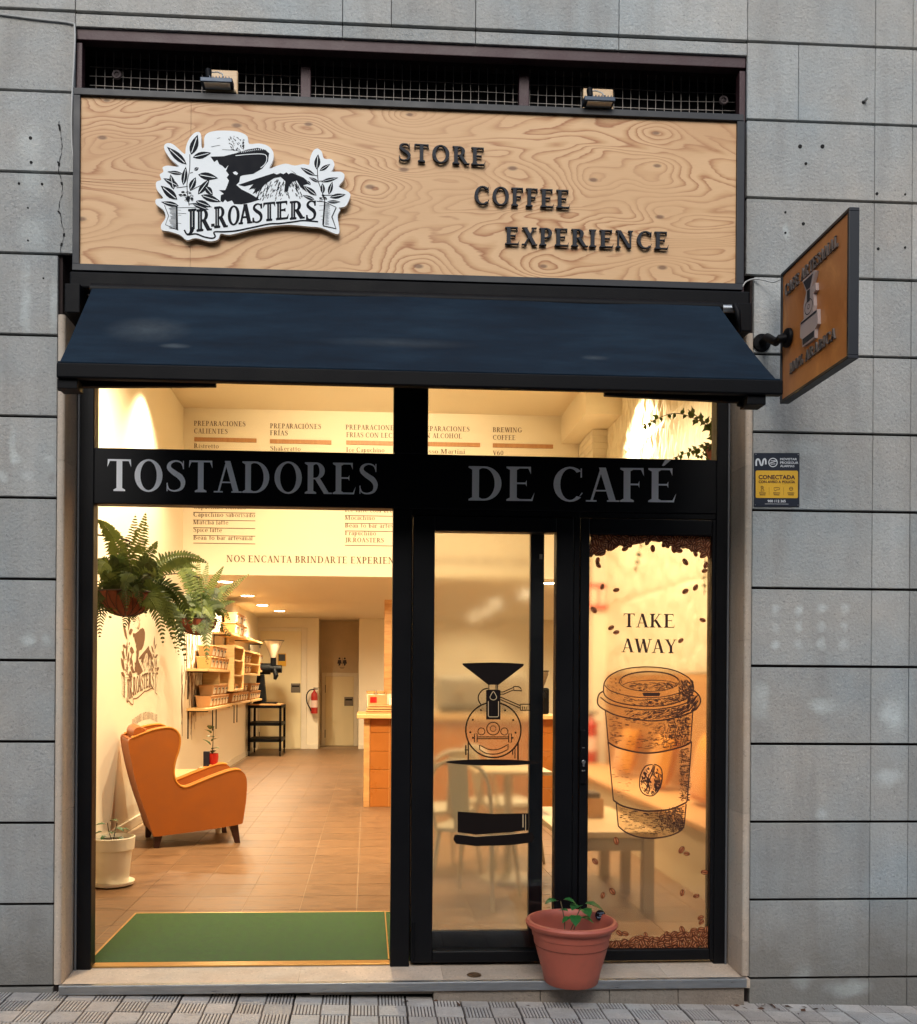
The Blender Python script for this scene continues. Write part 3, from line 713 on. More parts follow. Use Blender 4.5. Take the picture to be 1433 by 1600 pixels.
cf.mb.build('cup_shading', sep.m, ta)
c2 = Print(lambda x, y: at(880+x/5.332, 1030+y/5.332, YP))
L = lambda p, w, **k: c2.line(p, w*1.9, **k)
L(cm([(335, 275), (345, 190), (400, 130), (500, 85), (650, 65), (800, 70), (930, 95), (1040, 150), (1083, 210), (1085, 270)]), 5)
c2.ell(718, 185, 250, 84, 6); c2.ell(718, 183, 240, 76, 5, 180, 360)
L(cm([(495, 215), (560, 190), (700, 176), (850, 180), (958, 205)]), 3)
L(cm([(345, 215), (400, 265), (550, 308), (700, 320), (850, 310), (1000, 270), (1080, 215)]), 4)
L(cm([(335, 270), (360, 315), (450, 360), (600, 386), (750, 392), (900, 375), (1040, 320), (1085, 270)]), 5)
L(cm([(335, 268), (300, 290), (285, 350), (300, 390), (350, 425), (450, 470), (600, 500), (750, 514), (900, 495), (1050, 450), (1120, 400), (1145, 350), (1130, 300), (1090, 262)]), 6)
L(cm([(312, 318), (400, 375), (600, 415), (760, 420), (950, 390), (1080, 340), (1120, 300)]), 5)
c2.poly([(660, 284), (672, 278), (800, 278), (810, 288), (800, 308), (672, 308)])
L([(352, 432), (375, 690)], 5); L([(1080, 440), (1062, 690)], 5)
L([(372, 686), (378, 720), (388, 850), (418, 1172), (440, 1192)], 5); L([(1070, 684), (1062, 800), (1032, 1185), (1020, 1200)], 5)
L(cm([(372, 690), (450, 735), (600, 773), (720, 782), (850, 765), (1000, 725), (1068, 688)]), 7)
L(cm([(418, 1175), (500, 1225), (650, 1260), (750, 1265), (900, 1248), (1028, 1192)]), 7)
L([(442, 1195), (452, 1320), (460, 1390)], 5); L([(1025, 1205), (1015, 1320), (1005, 1400)], 5)
L(cm([(458, 1390), (520, 1440), (620, 1480), (740, 1492), (870, 1475), (960, 1440), (1006, 1398)]), 6)
def hatch(n, xr_, yr, dens, ln=22, ang=0, w_=2.2, curve=None):
    for _ in range(n):
        x = random.uniform(*xr_); y = random.uniform(*yr)
        if random.random() > dens(x, y): continue
        l = ln*random.uniform(.5, 1.4); a = R(ang+random.uniform(-6, 6)); dy = curve(x) if curve else 0
        L([(x, y+dy), (x+l*math.cos(a), y+dy+l*math.sin(a))], w_*random.uniform(.7, 1.2))
arc = lambda x: 55-((x-720)/330)**2*55
hatch(900, (375, 1040), (455, 690), lambda x, y: .10+.9*max(0, (x-640)/400)**1.1+.5*max(0, (500-y)/80)+(.35 if x < 440 else 0), 26, 3, 2.2, arc)
hatch(420, (820, 1045), (470, 700), lambda x, y: ((x-780)/270)**1.2, 20, 88, 2.2, lambda x: arc(x)*.5)
hatch(650, (465, 990), (1215, 1400), lambda x, y: .25+.8*max(0, (x-700)/300)**1.2+.4*max(0, (1260-y)/50), 26, 3, 2.2, lambda x: 65-((x-730)/270)**2*65)
hatch(360, (780, 995), (1230, 1420), lambda x, y: ((x-740)/260)**1.1, 22, 85, 2.4)
hatch(260, (960, 1045), (740, 1180), lambda x, y: .55+.45*(x-950)/90, 22, 5, 2.0)
hatch(160, (975, 1030), (740, 1180), lambda x, y: .6, 18, 86, 1.8)
hatch(120, (400, 560), (800, 1150), lambda x, y: .3, 20, 4, 1.4)
hatch(560, (520, 1060), (395, 470), lambda x, y: .25+.75*max(0, (x-620)/430), 26, 160, 2.4, lambda x: 25-((x-720)/330)**2*45)
hatch(420, (480, 1070), (310, 372), lambda x, y: .2+.8*max(0, (x-560)/500), 24, 12, 2.4, lambda x: 18-((x-720)/330)**2*70)
hatch(260, (960, 1075), (170, 290), lambda x, y: .75, 22, 62, 2.4)
hatch(300, (540, 940), (195, 262), lambda x, y: (((x-718)/235)**2+((y-190)/75)**2 < 1)*(.5+.5*(x > 780)), 22, 4, 2.2)
hatch(140, (1040, 1130), (300, 420), lambda x, y: .8, 26, 130, 2.8)
hatch(200, (360, 520), (150, 290), lambda x, y: .25*(((x-718)/330)**2 > .5), 14, 60, 1.6)
# bean emblem on the sleeve
L(cm([(745, 878), (690, 890), (650, 950), (636, 1030), (650, 1100), (700, 1136), (760, 1130), (810, 1060), (826, 980), (815, 910), (775, 880)], 3, True), 5)
hb = lambda x, y: (((x-731)*math.cos(.2)+(y-1007)*math.sin(.2))/88)**2+((-(x-731)*math.sin(.2)+(y-1007)*math.cos(.2))/122)**2
for _ in range(520):
    x, y = random.uniform(640, 822), random.uniform(885, 1130)
    if hb(x, y) > .92: continue
    cx = 728+22*math.sin((y-880)/250*6.28+3.6)-(y-1005)*.12
    if abs(x-cx) < 12: continue
    if random.random() < .35+.6*((x < cx)*(y < 1020) or (x > cx)*(y > 1000)): L([(x, y), (x+10, y+random.uniform(12, 20))], 3.4)
L(cm([(752, 882), (742, 920), (715, 970), (697, 1020), (705, 1060), (680, 1095)]), 5); L(cm([(765, 885), (755, 930), (728, 985), (712, 1040), (722, 1080), (705, 1120)]), 5)
c2.mb.build('cup_drawing', ink, ta)

# ================================================================== ROASTER STICKER on the door pane
rs = thing('window_sticker', (at(770, 1180, YP).x, YP-.0, .8), 'black line drawing of a coffee roaster stuck on the glass door', 'sticker')
vin = pm('black_vinyl', (20, 12, 10), .6, 0, .15, 8, spec=.15); gap_m = pm('gap_tan', (196, 170, 130), .6, 0, .05, 8)
c3 = Print(lambda x, y: at(670+x/5.715, 960+y/5.715, YP)); L3 = lambda p, w, **k: c3.line(p, w*1.7, **k)
c3.poly([(303, 437), (440, 432), (575, 429), (720, 433), (848, 442), (846, 460), (625, 628), (530, 628), (303, 452)])
for x in (537, 601, 615): L3([(x, 626), (x, 676)], 5)
c3.poly(cm([(513, 690), (522, 674), (630, 674), (640, 690)])+[(640, 938), (513, 938)])
c3.ell(577, 1032, 246, 246, 13, n=72)
c3.ell(575, 1020, 57, 57, 8); c3.ell(575, 1020, 25, 25, 5); c3.ell(470, 1045, 31, 31, 7); c3.ell(675, 1045, 32, 32, 7)
L3([(433, 1094), (714, 1094)], 5); L3([(433, 1110), (714, 1110)], 5)
for x in (395, 750): c3.ell(x, 1102, 9, 9)
L3([(408, 1065), (432, 1065), (432, 1140), (408, 1140)], 5, closed=True); L3([(714, 1065), (738, 1065), (738, 1142), (714, 1142)], 5, closed=True)
L3(cm([(453, 1165), (520, 1200), (577, 1210), (640, 1198), (708, 1160)])+cm([(708, 1205), (640, 1238), (577, 1248), (510, 1240), (455, 1207)]), 5, closed=True)
for x, y in ((466, 855), (682, 857), (393, 941), (754, 943), (371, 1053), (775, 1056)): c3.ell(x, y, 9, 9, n=12)
for a, b, c_, d, w_ in ((353, 1140, 353, 1300, 7), (797, 1145, 797, 1300, 8), (770, 1180, 770, 1285, 5), (750, 1205, 750, 1255, 5), (331, 1168, 331, 1256, 7), (320, 1210, 350, 1210, 5)): L3([(a, b), (c_, d)], w_)
L3(cm([(530, 660), (485, 672), (448, 715), (443, 760), (466, 808)]), 6)
L3([(640, 693), (665, 693), (757, 652)], 5); L3([(640, 712), (668, 712), (762, 672)], 5)
L3([(757, 644), (798, 644), (820, 658), (832, 682), (762, 680)], 6, closed=True)
L3([(640, 738), (818, 815)], 5); L3([(640, 760), (818, 838)], 5); L3([(818, 802), (905, 802), (905, 856), (818, 856)], 6, closed=True)
for x in (838, 857, 876): L3([(x, 822), (x, 850)], 5)
c3.poly(cm([(148, 1318), (300, 1300), (560, 1294), (820, 1302), (1000, 1322), (820, 1344), (560, 1350), (300, 1340)], 4, True))
Q = lambda x, y: ((x/2.2222+640-670)*5.715, (y/2.2222+800-960)*5.715)
c3.poly([Q(*p) for p in ((167, 1040), (290, 1048), (413, 1046), (413, 1104), (350, 1112), (230, 1120), (167, 1112))])
c3.poly([Q(*p) for p in ((152, 1138), (156, 1122), (168, 1119), (230, 1127), (350, 1120), (425, 1112), (434, 1130), (425, 1147), (350, 1157), (230, 1160), (162, 1152))])
c3.mb.build('line_drawing', vin, rs)
c4 = Print(lambda x, y: at(670+x/5.715, 960+y/5.715, YP-.0012))  # tan strips added in place of see-through gaps in the black vinyl
c4.line(cm([(577, 688), (600, 722), (606, 742), (595, 758), (577, 764), (557, 757), (547, 741), (555, 720)], 3, True), 6, closed=True)
c4.line([(532, 775), (532, 905), (540, 915), (615, 915), (623, 905), (623, 775)], 6)
c4.line([Q(*p) for p in ((394, 1050), (394, 1095))], 9); c4.line([Q(*p) for p in ((403, 1050), (403, 1106))], 5); c4.line([Q(*p) for p in ((166, 1119), (230, 1127), (350, 1119), (412, 1110))], 4)
c4.mb.build('gap_outline', gap_m, rs)

# ================================================================== GRILLE ABOVE THE SIGN
gv = thing('ventilation_grille', (.2, .1, 3.95), 'maroon steel frame with rusty wire mesh over the dark opening above the sign', 'ventilation grille')
def gb(n, x0, x1, z0, z1, y0, y1, mt=maroon): return MB().box(x0, x1, y0, y1, z0, z1).build(n, mt, gv, bevel=.003)
gb('top_bar', -1.318, 1.744, at(600, 84, .02).z, 4.261, .012, .06)
gb('side_bar', -1.3195, at(129, 110, .02).x, 2.99, 4.20, .015, .06); gb('side_bar', at(1155, 130, .02).x, 1.745, 2.99, 4.20, .015, .06)
for u0, u1 in ((470, 486), (811, 827)): gb('mullion', at(u0, 110, .1).x, at(u1, 110, .1).x, 3.88, 4.24, .095, .135)
gb('recess_dark_sheet', -1.318, 1.744, 3.0, 4.26, .2, .205, void_dark)  # near-black sheet, its colour stands for the shade deep in the opening
m = MB(); x = -1.27
while x < 1.72:
    j = random.uniform(-.002, .002); m.tube([(x+j, .145, 3.85), (x+random.uniform(-.003, .003), .145+random.uniform(-.004, .004), 4.06), (x, .145, 4.25)], .0016, 4); x += .0405
z = 3.88
while z < 4.2:
    pts = [(-1.3+k*.305, .148+random.uniform(-.003, .003), z+random.uniform(-.003, .003)) for k in range(11)]; m.tube(pts, .0016, 4); z += .0425
tag(m.build('wire_mesh', wire_m, gv), kind='stuff')
for u, v in ((183, 118), (1130, 158)):
    p = at(u, v, .13); m = MB(); m.lathe([(.021, 0), (.023, -.006), (.019, -.012), (.012, -.010), (.011, -.004), (.007, -.006), (0, -.010)], p, 20, 'y'); m.build('anchor_ring', pm('rust_grey', (92, 82, 84), .7, .3, .3, 60), gv, smooth=True)

# ================================================================== WOODEN SIGN
YS = -.05
kn = []
for u, v, s, a in ((482, 194, .05, .34), (578, 292, .06, -.36), (160, 215, .055, .3), (167, 157, .04, .25), (127, 342, .06, .3), (640, 179, .045, -.3), (631, 265, .06, .3), (801, 263, .06, .34), (927, 281, .055, -.32), (1025, 208, .05, .3), (1027, 259, .05, -.28), (1031, 339, .055, .36), (654, 416, .06, .3), (849, 416, .05, -.3), (1035, 418, .06, .3), (370, 196, .06, -.25)):
    p = at(u, v, YS); kn.append((p.x, p.z, s, a*.34))
ply = plywood_mat(kn)
ws = thing('shop_sign', (.2, YS, 3.17), 'long plywood shop sign with black frame, white cut out logo and dark raised words', 'shop sign')
sx_0, sx_1, sz0, sz1 = -1.277, 1.676, 3.174, 3.918
seam = at(298, 280, YS).x; hs = at(200, 286, YS).z
for a, b, c, d in ((sx_0, seam-.0007, hs+.0007, sz1), (sx_0, seam-.0007, sz0, hs-.0007), (seam+.0007, sx_1, sz0, sz1)):
    MB().box(a, b, YS, YS+.012, c, d).build('plywood_sheet', ply, ws)
FRW = .030
for n, a, b, c, d in (('frame_bar', sx_0-FRW, sx_1+FRW, sz1, sz1+FRW), ('frame_bar', sx_0-FRW, sx_1+FRW, sz0-FRW, sz0), ('frame_bar', sx_0-FRW, sx_0, sz0, sz1), ('frame_bar', sx_1, sx_1+FRW+.005, sz0, sz1)):
    MB().box(a, b, YS-.014 if c >= sz1 or d <= sz0 else YS-.0125, YS+.025, c, d).build(n, pm('frame_black', (13, 19, 29), .5, 0, .25, 10), ws, bevel=.002)
MB().box(sx_0-.01, sx_1+.01, YS+.025, .01, sz0-.02, sz1+.02).build('backing_board', black_steel, ws)
pS = FL/(YS+4.18)
letters_on(ws, 'STORE', (622, 250), (761, 258), 27/pS, YS-.017, letter_dk, .013, track=.06)
letters_on(ws, 'COFFEE', (740, 318), (893, 325), 28/pS, YS-.017, letter_dk, .013, track=.03)
letters_on(ws, 'EXPERIENCE', (789, 381), (1047, 389), 27/pS, YS-.017, letter_dk, .013, track=.03)

# ---- logo: traced in its own plane, in metres
YL = YS-.028
lp = lambda x, y: at(230+x/4.342, 190+y/4.342, YL)
L0 = lp(716, 434)
OUT = [(120, 155), (150, 145), (185, 160), (235, 205), (258, 218), (262, 180), (278, 130), (308, 88), (340, 70), (364, 85), (369, 172), (386, 172), (387, 112), (410, 78), (470, 62), (560, 62), (630, 72), (680, 100), (692, 150), (760, 148), (820, 165), (855, 205), (855, 260), (828, 318), (880, 300), (940, 285), (1000, 298), (1060, 288), (1098, 292), (1105, 250), (1125, 200), (1155, 182), (1185, 205), (1200, 250), (1250, 255), (1270, 285), (1262, 320), (1250, 340), (1310, 340), (1338, 360), (1330, 400), (1300, 440), (1345, 465), (1378, 490), (1370, 530), (1345, 575), (1300, 584), (1310, 600), (1292, 640), (1305, 740), (1280, 762), (1180, 720), (1100, 712), (960, 700), (830, 712), (700, 735), (560, 768), (500, 760), (480, 800), (420, 812), (330, 790), (270, 805), (225, 770), (150, 745), (100, 735), (95, 700), (125, 650), (110, 600), (60, 560), (62, 525), (110, 518), (65, 460), (62, 410), (95, 395), (85, 360), (110, 340), (105, 310), (140, 298), (190, 305), (215, 300), (160, 255), (118, 190)]
def logo(pr, mono=False):
    D, Wt, Mg = 0, 1, 2
    P_, Ln, Lf = pr.poly, pr.line, pr.leaf
    P_([(430, 238), (520, 235), (600, 215), (680, 190), (750, 178), (800, 190), (828, 215), (820, 270), (780, 320), (720, 355), (650, 365), (632, 372), (625, 410), (605, 430), (640, 460), (700, 490), (765, 530), (700, 550), (640, 562), (590, 560), (575, 535), (545, 545), (530, 530), (515, 548), (498, 540), (500, 500), (520, 490), (488, 465), (530, 465), (545, 430), (555, 400), (540, 380), (555, 360), (535, 335), (552, 295), (530, 320), (510, 300), (490, 290), (475, 260), (455, 275)])
    if not mono:
        Ln(cm([(600, 232), (700, 222), (790, 222), (812, 245), (802, 285), (770, 315)]), 5, Wt, lift=.0008)
        P_([(582, 345), (600, 338), (618, 352), (608, 364), (590, 358)], Wt, .0008)
        for k in range(13): 
            x = 640+k*14; Ln([(x, 212-k*2.2+max(0, k-7)*1.5), (x+5, 202-k*2.2+max(0, k-7)*1.5)], 4, Wt, lift=.0009)
    for k in range(26):
        x, y = random.gauss(600, 22), random.uniform(95, 185); Ln([(x, y), (x+random.uniform(2, 12), y+random.uniform(4, 16))], random.uniform(2, 7))
    for k in range(14):
        x, y = random.gauss(648, 8), random.uniform(120, 200); Ln([(x, y), (x+random.uniform(-4, 6), y+random.uniform(6, 16))], random.uniform(3, 7))
    for a, b in (((475, 115), (495, 110)), ((435, 172), (495, 160)), ((510, 190), (600, 195)), ((570, 188), (640, 205))): Ln([a, b], 2.5)
    # mountain
    P_([(618, 430), (740, 388), (860, 350), (960, 318), (975, 345), (1060, 380), (1108, 420), (1060, 432), (1085, 480), (1040, 445), (1015, 400), (985, 410), (962, 440), (955, 475), (930, 478), (938, 405), (905, 375), (860, 385), (800, 425), (760, 470), (715, 492), (740, 450), (690, 462), (720, 425), (660, 440)])
    if not mono: P_([(860, 352), (955, 316), (1000, 352), (975, 350), (960, 358), (945, 345), (925, 358), (905, 350), (880, 360)], Wt, .0008)
    Ln([(835, 362), (955, 318), (1010, 356)], 3)
    for k in range(150):
        x = random.uniform(730, 1060); y = random.uniform(390, 520)
        if y < 360+abs(x-930)*.28 or y > 525-(1060-x)*.0: continue
        a = -1 if x < 930 else 1; l = random.uniform(8, 30); Ln([(x, y), (x+a*l*.45, y+l)], random.uniform(2, 6))
    # branches
    for pts in ([(290, 222), (288, 330), (270, 430), (285, 570)], [(290, 350), (310, 345)], [(275, 440), (200, 450)], [(290, 470), (370, 430)], [(285, 560), (400, 545)], [(1155, 315), (1160, 400), (1185, 470), (1205, 545)], [(1160, 370), (1120, 360)], [(1165, 405), (1220, 400)], [(1195, 500), (1260, 500)]): Ln(cm(pts), 5)
    for a in ((298, 225, 343, 90, 56), (310, 243, 435, 212, 46), (268, 292, 135, 172, 50), (240, 355, 138, 340, 26), (245, 432, 263, 305, 40), (345, 360, 482, 385, 52), (320, 330, 350, 312, 24), (345, 495, 425, 388, 46), (290, 465, 330, 378, 44), (215, 440, 110, 385, 40), (180, 462, 158, 358, 40), (205, 530, 92, 435, 56), (330, 540, 435, 580, 44), (365, 500, 500, 545, 46), (215, 572, 95, 545, 34), (395, 440, 445, 500, 44), (310, 560, 420, 600, 30),
              (1150, 325, 1160, 222, 42), (1170, 335, 1242, 288, 28), (1140, 367, 1040, 312, 32), (1180, 410, 1298, 380, 28), (1165, 412, 1098, 378, 22), (1192, 490, 1190, 418, 32), (1232, 495, 1257, 408, 32), (1150, 502, 1065, 438, 36), (1240, 515, 1348, 495, 34), (1135, 530, 1055, 500, 26), (1222, 545, 1312, 545, 24), (1110, 430, 1080, 400, 20)):
        Lf(*a, 0, None if mono else 1)
    for k in range(22):
        a = random.uniform(0, 6.28); r_ = random.uniform(5, 48); pr.ell(268+r_*math.cos(a), 515+r_*.9*math.sin(a), random.uniform(6, 14), random.uniform(4, 9), 3.2 if k % 2 else None, n=10)
    for k in range(10): 
        a = random.uniform(0, 6.28); r_ = random.uniform(5, 26); pr.ell(1195+r_*math.cos(a), 515+r_*.9*math.sin(a), 9, 6, 3 if k % 2 else None, n=8)
    # ribbon
    Ln([(200, 585), (440, 580)], 3); Ln([(118, 568), (146, 640), (124, 700), (212, 737)], 4); Ln([(1150, 540), (1205, 545), (1282, 582), (1252, 648), (1280, 725), (1192, 706)], 5)
    for k in range(26): 
        y = 578+k*6; Ln([(196, y), (196-50*random.uniform(.4, 1), y-2)], 2.2)
        if k < 22: Ln([(1208, 560+k*6.6), (1208+36*random.uniform(.4, 1), 562+k*6.6)], 2.2)
    P_([(196, 575), (206, 575), (210, 735), (196, 732)]); P_([(1200, 545), (1210, 548), (1200, 705), (1188, 700)])
    Ln([(1282, 585), (1254, 648), (1282, 728), (1195, 708)], 7)
    for y in (600, 622, 634, 690): Ln([(206, y), (206+random.uniform(20, 60), y+2)], 2)
    for y in (570, 600, 640, 665): Ln([(1200, y), (1200-random.uniform(12, 36), y+2)], 2)
    Ln(cm([(252, 735), (275, 768), (330, 762), (385, 782), (440, 792), (462, 780), (455, 750), (520, 748), (600, 742), (700, 722), (830, 695), (900, 692), (1000, 680), (1060, 672), (1160, 680)]), 11)
    # letters: each one set between two slanting lines
    for c_, xa_, xb_, yb, yt in (('J', 258, 338, 742, 600), ('R', 335, 440, 745, 600), ('.', 430, 462, 712, 610), ('R', 455, 548, 722, 582), ('O', 545, 632, 705, 578), ('A', 622, 712, 695, 565), ('S', 712, 788, 690, 560), ('T', 784, 872, 676, 555), ('E', 874, 966, 666, 548), ('R', 968, 1070, 664, 545), ('S', 1076, 1152, 672, 540)):
        g, adv = glyph(c_); sl_ = -.10*(xb_-xa_)
        for poly in g:
            P_([(xa_+(xb_-xa_)*x/adv, yb+sl_*x/adv+(yt-yb)*y) for x, y in poly])
            Ln([(xa_+(xb_-xa_)*x/adv, yb+sl_*x/adv+(yt-yb)*y) for x, y in poly], 8, closed=True)
        if c_ != '.' and not mono:
            for poly in g[:1]:
                if len(poly) == 4 and c_ not in 'SOC':
                    xs = sum(p[0] for p in poly)/4; y0, y1 = min(p[1] for p in poly), max(p[1] for p in poly)
                    if c_ in 'JRTE': Ln([(xa_+(xb_-xa_)*xs/adv, yb+sl_*xs/adv+(yt-yb)*(y0+.1)), (xa_+(xb_-xa_)*xs/adv, yb+sl_*xs/adv+(yt-yb)*(y1-.1))], 2.6, 1, lift=.0009)
logo_white = pm('logo_board_white', (226, 233, 238), .5, 0, .03, 6)
MB().prism([lp(*p) for p in cm(OUT, 3, True)], (0, .016, 0)).build('logo_board', logo_white, ws, bevel=.001)
MB().prism([lp(*p)+Vector((0, .018, 0)) for p in ((300, 300), (1100, 420), (1100, 600), (300, 600))], (0, .010, 0)).build('logo_spacer', black_steel, ws)
pr = Print(lambda x, y: lp(x, y)-Vector((0, .0004, 0))); logo(pr)
pr.mb.build('logo_print', [pm('logo_ink', (13, 17, 26), .6, 0, .1, 20, spec=.12), logo_white], ws)

# ---- floodlights above the sign
def flood(u, v, label, sgn):
    p = at(u, v, -.03); t = thing('floodlight', p, label, 'floodlight', 'floodlights above the shop sign')
    birch = wood_mat('birch_block', (214, 186, 146), (190, 150, 108)) if 'birch_block' not in bpy.data.materials else bpy.data.materials['birch_block']
    c = Vector(p)
    MB().box(c.x-.065, c.x+.075, -.022, -.006, c.z-.055, c.z+.055).build('wooden_plate', birch, t, bevel=.006)
    MB().box(c.x-.065, c.x+.07, -.045, -.022, c.z-.060, c.z-.044).build('wooden_ledge', birch, t, bevel=.005)
    MB().box(c.x-.008, c.x+.03, -.02, -.002, c.z-.085, c.z-.055).build('bracket', black_steel, t)
    hm = MB(); a = [(c.x-.078, -.105, c.z-.034), (c.x+.062, -.105, c.z-.034), (c.x+.062, -.105, c.z-.054), (c.x-.078, -.105, c.z-.054)]
    b = [(c.x-.078, -.045, c.z-.022), (c.x+.062, -.045, c.z-.022), (c.x+.062, -.045, c.z-.050), (c.x-.078, -.045, c.z-.050)]
    hm.hexa(a, b)
    h = hm.build('lamp_housing', pm('lamp_grey', (48, 60, 76), .4, .4, .2, 30), t, bevel=.003)
    MB().box(c.x-.062, c.x+.05, -.100, -.055, c.z-.0560, c.z-.0545).build('lens', pm('frosted_lens', (210, 205, 190), .3), h)
    f = MB()
    for k in range(7): f.box(c.x-.04+k*.014, c.x-.036+k*.014, -.095, -.05, c.z-.034, c.z-.022)
    f.build('cooling_fin', MATS['lamp_grey'], h)
    MB().tube([(c.x-.045, -.075, c.z-.02), (c.x-.048, -.07, c.z+.015), (c.x-.045, -.055, c.z+.025)], [.013, .014, .010], 10).build('sensor', black_steel, t, smooth=True)
    MB().tube([(c.x-.04, -.05, c.z+.022), (c.x-.01, -.045, c.z+.028), (c.x+.012, -.06, c.z+.01), (c.x+.018, -.075, c.z-.012)], .003, 6).build('cable', white_cable, t, smooth=True)
flood(345, 126, 'small grey floodlight on a wooden block above the white logo', 1)
flood(934, 155, 'small grey floodlight on a wooden block above the word coffee', 1)

# ================================================================== AWNING
aw = thing('awning', (.19, -.1, 3.05), 'dark navy fabric awning half lowered over the shop front', 'awning')
navy = NT('navy_canvas'); p_ = navy.pos(); nv = navy.noise(navy.pos((1., 2.5, 4)), 2.2, 6, .68); weave = navy.n('ShaderNodeTexWave'); navy.l(p_, weave.inputs['Vector']); weave.inputs['Scale'].default_value = 260; weave.bands_direction = 'Z'
cc = navy.ramp(nv, [(.3, lin((11, 24, 37))), (.5, lin((15, 32, 47))), (.78, lin((26, 46, 62)))])
for (u, v, ru, rv, a) in ((235, 520, 60, 30, .35), (285, 560, 22, 6, .6), (915, 580, 20, 6, .4), (620, 548, 110, 12, .2)):
    q = at(u, v, -.35); mp = navy.n('ShaderNodeMapping'); navy.l(p_, mp.inputs[0]); mp.inputs['Scale'].default_value = (370/ru, 0, 370/rv*1.0); mp.inputs['Location'].default_value = (-q.x*370/ru, 0, -(q.z)*370/rv)
    ln = navy.n('ShaderNodeVectorMath', operation='LENGTH'); navy.l(mp.outputs[0], ln.inputs[0])
    k = navy.math('MULTIPLY', navy.math('MINIMUM', navy.math('MAXIMUM', navy.math('SUBTRACT', 1.15, ln.outputs[1]), 0.), 1.), navy.math('MULTIPLY', navy.noise(p_, 14, 5, .75), a*1.5))
    cc = navy.mix(k, cc, lin((96, 104, 108)))
navy.l(cc, navy.b.inputs['Base Color']); navy.b.inputs['Roughness'].default_value = .8; navy.b.inputs['Specular IOR Level'].default_value = .15
navy.l(navy.bump(navy.math('ADD', weave.outputs['Fac'], navy.math('MULTIPLY', nv, 2.)), .18, .002), navy.b.inputs['Normal'])
m = MB(); nx, ny = 48, 14; ax0, ax1 = -1.205, 1.575
for side in (0, 1):
    vs = []
    for j in range(ny+1):
        t_ = j/ny; y = -.10-.545*t_; z = 3.060-.520*t_-.018*math.sin(math.pi*t_)
        for i in range(nx+1):
            x = ax0+(ax1-ax0)*i/nx+.036*t_-.004*(1-abs(2*t_-1))*(1 if i < nx/2 else -1)*(1 if i in (0, nx) else 0); zz = z+.003*math.sin(x*5.1+t_*3)+.002*math.sin(x*11+t_*5)*(1-t_)+.0022*math.sin(x*23)*t_**4+.003*math.sin(x*2.2+1)*t_
            edge = .004*math.sin(i/nx*math.pi); vs.append((x, y, zz-.003*side))
    fs = [(j*(nx+1)+i, j*(nx+1)+i+1, (j+1)*(nx+1)+i+1, (j+1)*(nx+1)+i) for j in range(ny) for i in range(nx)]
    m.add(vs, fs)
m.build('awning_fabric', navy.m, aw, smooth=True)
MB().box(ax0+.036, ax1+.042, -.676, -.640, 2.474, 2.531).build('front_bar', black_steel, aw, bevel=.006)
MB().box(ax0+.038, ax1+.036, -.666, -.640, 2.5325, 2.539).build('fabric_hem', navy.m, aw, bevel=.002)
MB().box(-1.315, 1.735, -.075, -.002, 3.062, 3.135).build('cassette', black_steel, aw, bevel=.008)
MB().tube([(ax0-.01, -.085, 3.045), (ax1+.02, -.085, 3.045)], .032, 16).build('roller_tube', black_steel, aw, smooth=True)
for x, s in ((-1.29, 1), (1.69, -1)):
    MB().box(x-.03, x+.035, -.12, .02, 2.935, 3.062).build('end_bracket', black_steel, aw, bevel=.004)
MB().tube([(1.585, -.09, 3.045), (1.655, -.09, 3.045)], .018, 12).build('gear_shaft', alu, aw, smooth=True)
MB().tube([(1.645, -.12, 3.05), (1.650, -.14, 3.01), (1.66, -.135, 2.96), (1.672, -.12, 2.93)], [.012, .014, .010, .006], 10).build('crank_eye', black_steel, aw, smooth=True)
for xs, xe in ((-1.14, -.55), (1.51, .92)):
    a = MB(); s = 1 if xe > xs else -1
    a.hexa([(xs, -.63, 2.50), (xs, -.60, 2.50), (xs, -.60, 2.455), (xs, -.63, 2.455)] if s > 0 else [(xs, -.60, 2.50), (xs, -.63, 2.50), (xs, -.63, 2.455), (xs, -.60, 2.455)],
           [(xs+s*.5, -.30, 2.62), (xs+s*.5, -.27, 2.62), (xs+s*.5, -.27, 2.575), (xs+s*.5, -.30, 2.575)] if s > 0 else [(xs+s*.5, -.27, 2.62), (xs+s*.5, -.30, 2.62), (xs+s*.5, -.30, 2.575), (xs+s*.5, -.27, 2.575)])
    a.build('folding_arm', black_steel, aw, bevel=.003)
    MB().tube([(xs+s*.48, -.29, 2.60), (xs+s*.05, -.12, 2.86)], .018, 8).build('folding_arm', black_steel, aw)
    e = MB(); e.box(xs-.03, xs+.045, -.66, -.585, 2.438, 2.475); e.tube([(xs-.028, -.60, 2.455), (xs-.045, -.60, 2.458)], .012, 8); e.build('arm_joint', black_steel, aw, bevel=.003)

# ================================================================== PROJECTING SIGN
XB, ya, yb, zb0, zb1 = 1.86, -.112, -.705, 2.612, 3.20
ps = thing('projecting_sign', (XB, -.3, zb0), 'square wooden sign with black frame sticking out from the wall on a pipe', 'hanging sign')
board = wood_mat('sign_board_wood', (176, 106, 52), (206, 138, 76), (1, 2.2, 1.2), .35)
MB().box(XB+.006, XB+.034, yb+.012, ya-.012, zb0+.012, zb1-.012).build('board', board, ps)
for n, a, b, c, d in (('frame_bar', yb, ya, zb1-.014, zb1), ('frame_bar', yb, ya, zb0, zb0+.014), ('frame_bar', yb, yb+.014, zb0+.014, zb1-.014), ('frame_bar', ya-.014, ya, zb0+.014, zb1-.014)):
    MB().box(XB, XB+.042, a, b, c, d).build(n, MATS['frame_black'], ps, bevel=.002)
def side(y, z): return Vector((XB+.0055, y, z))
pa, pb = atx(1226, 454, XB), atx(1303, 391, XB)
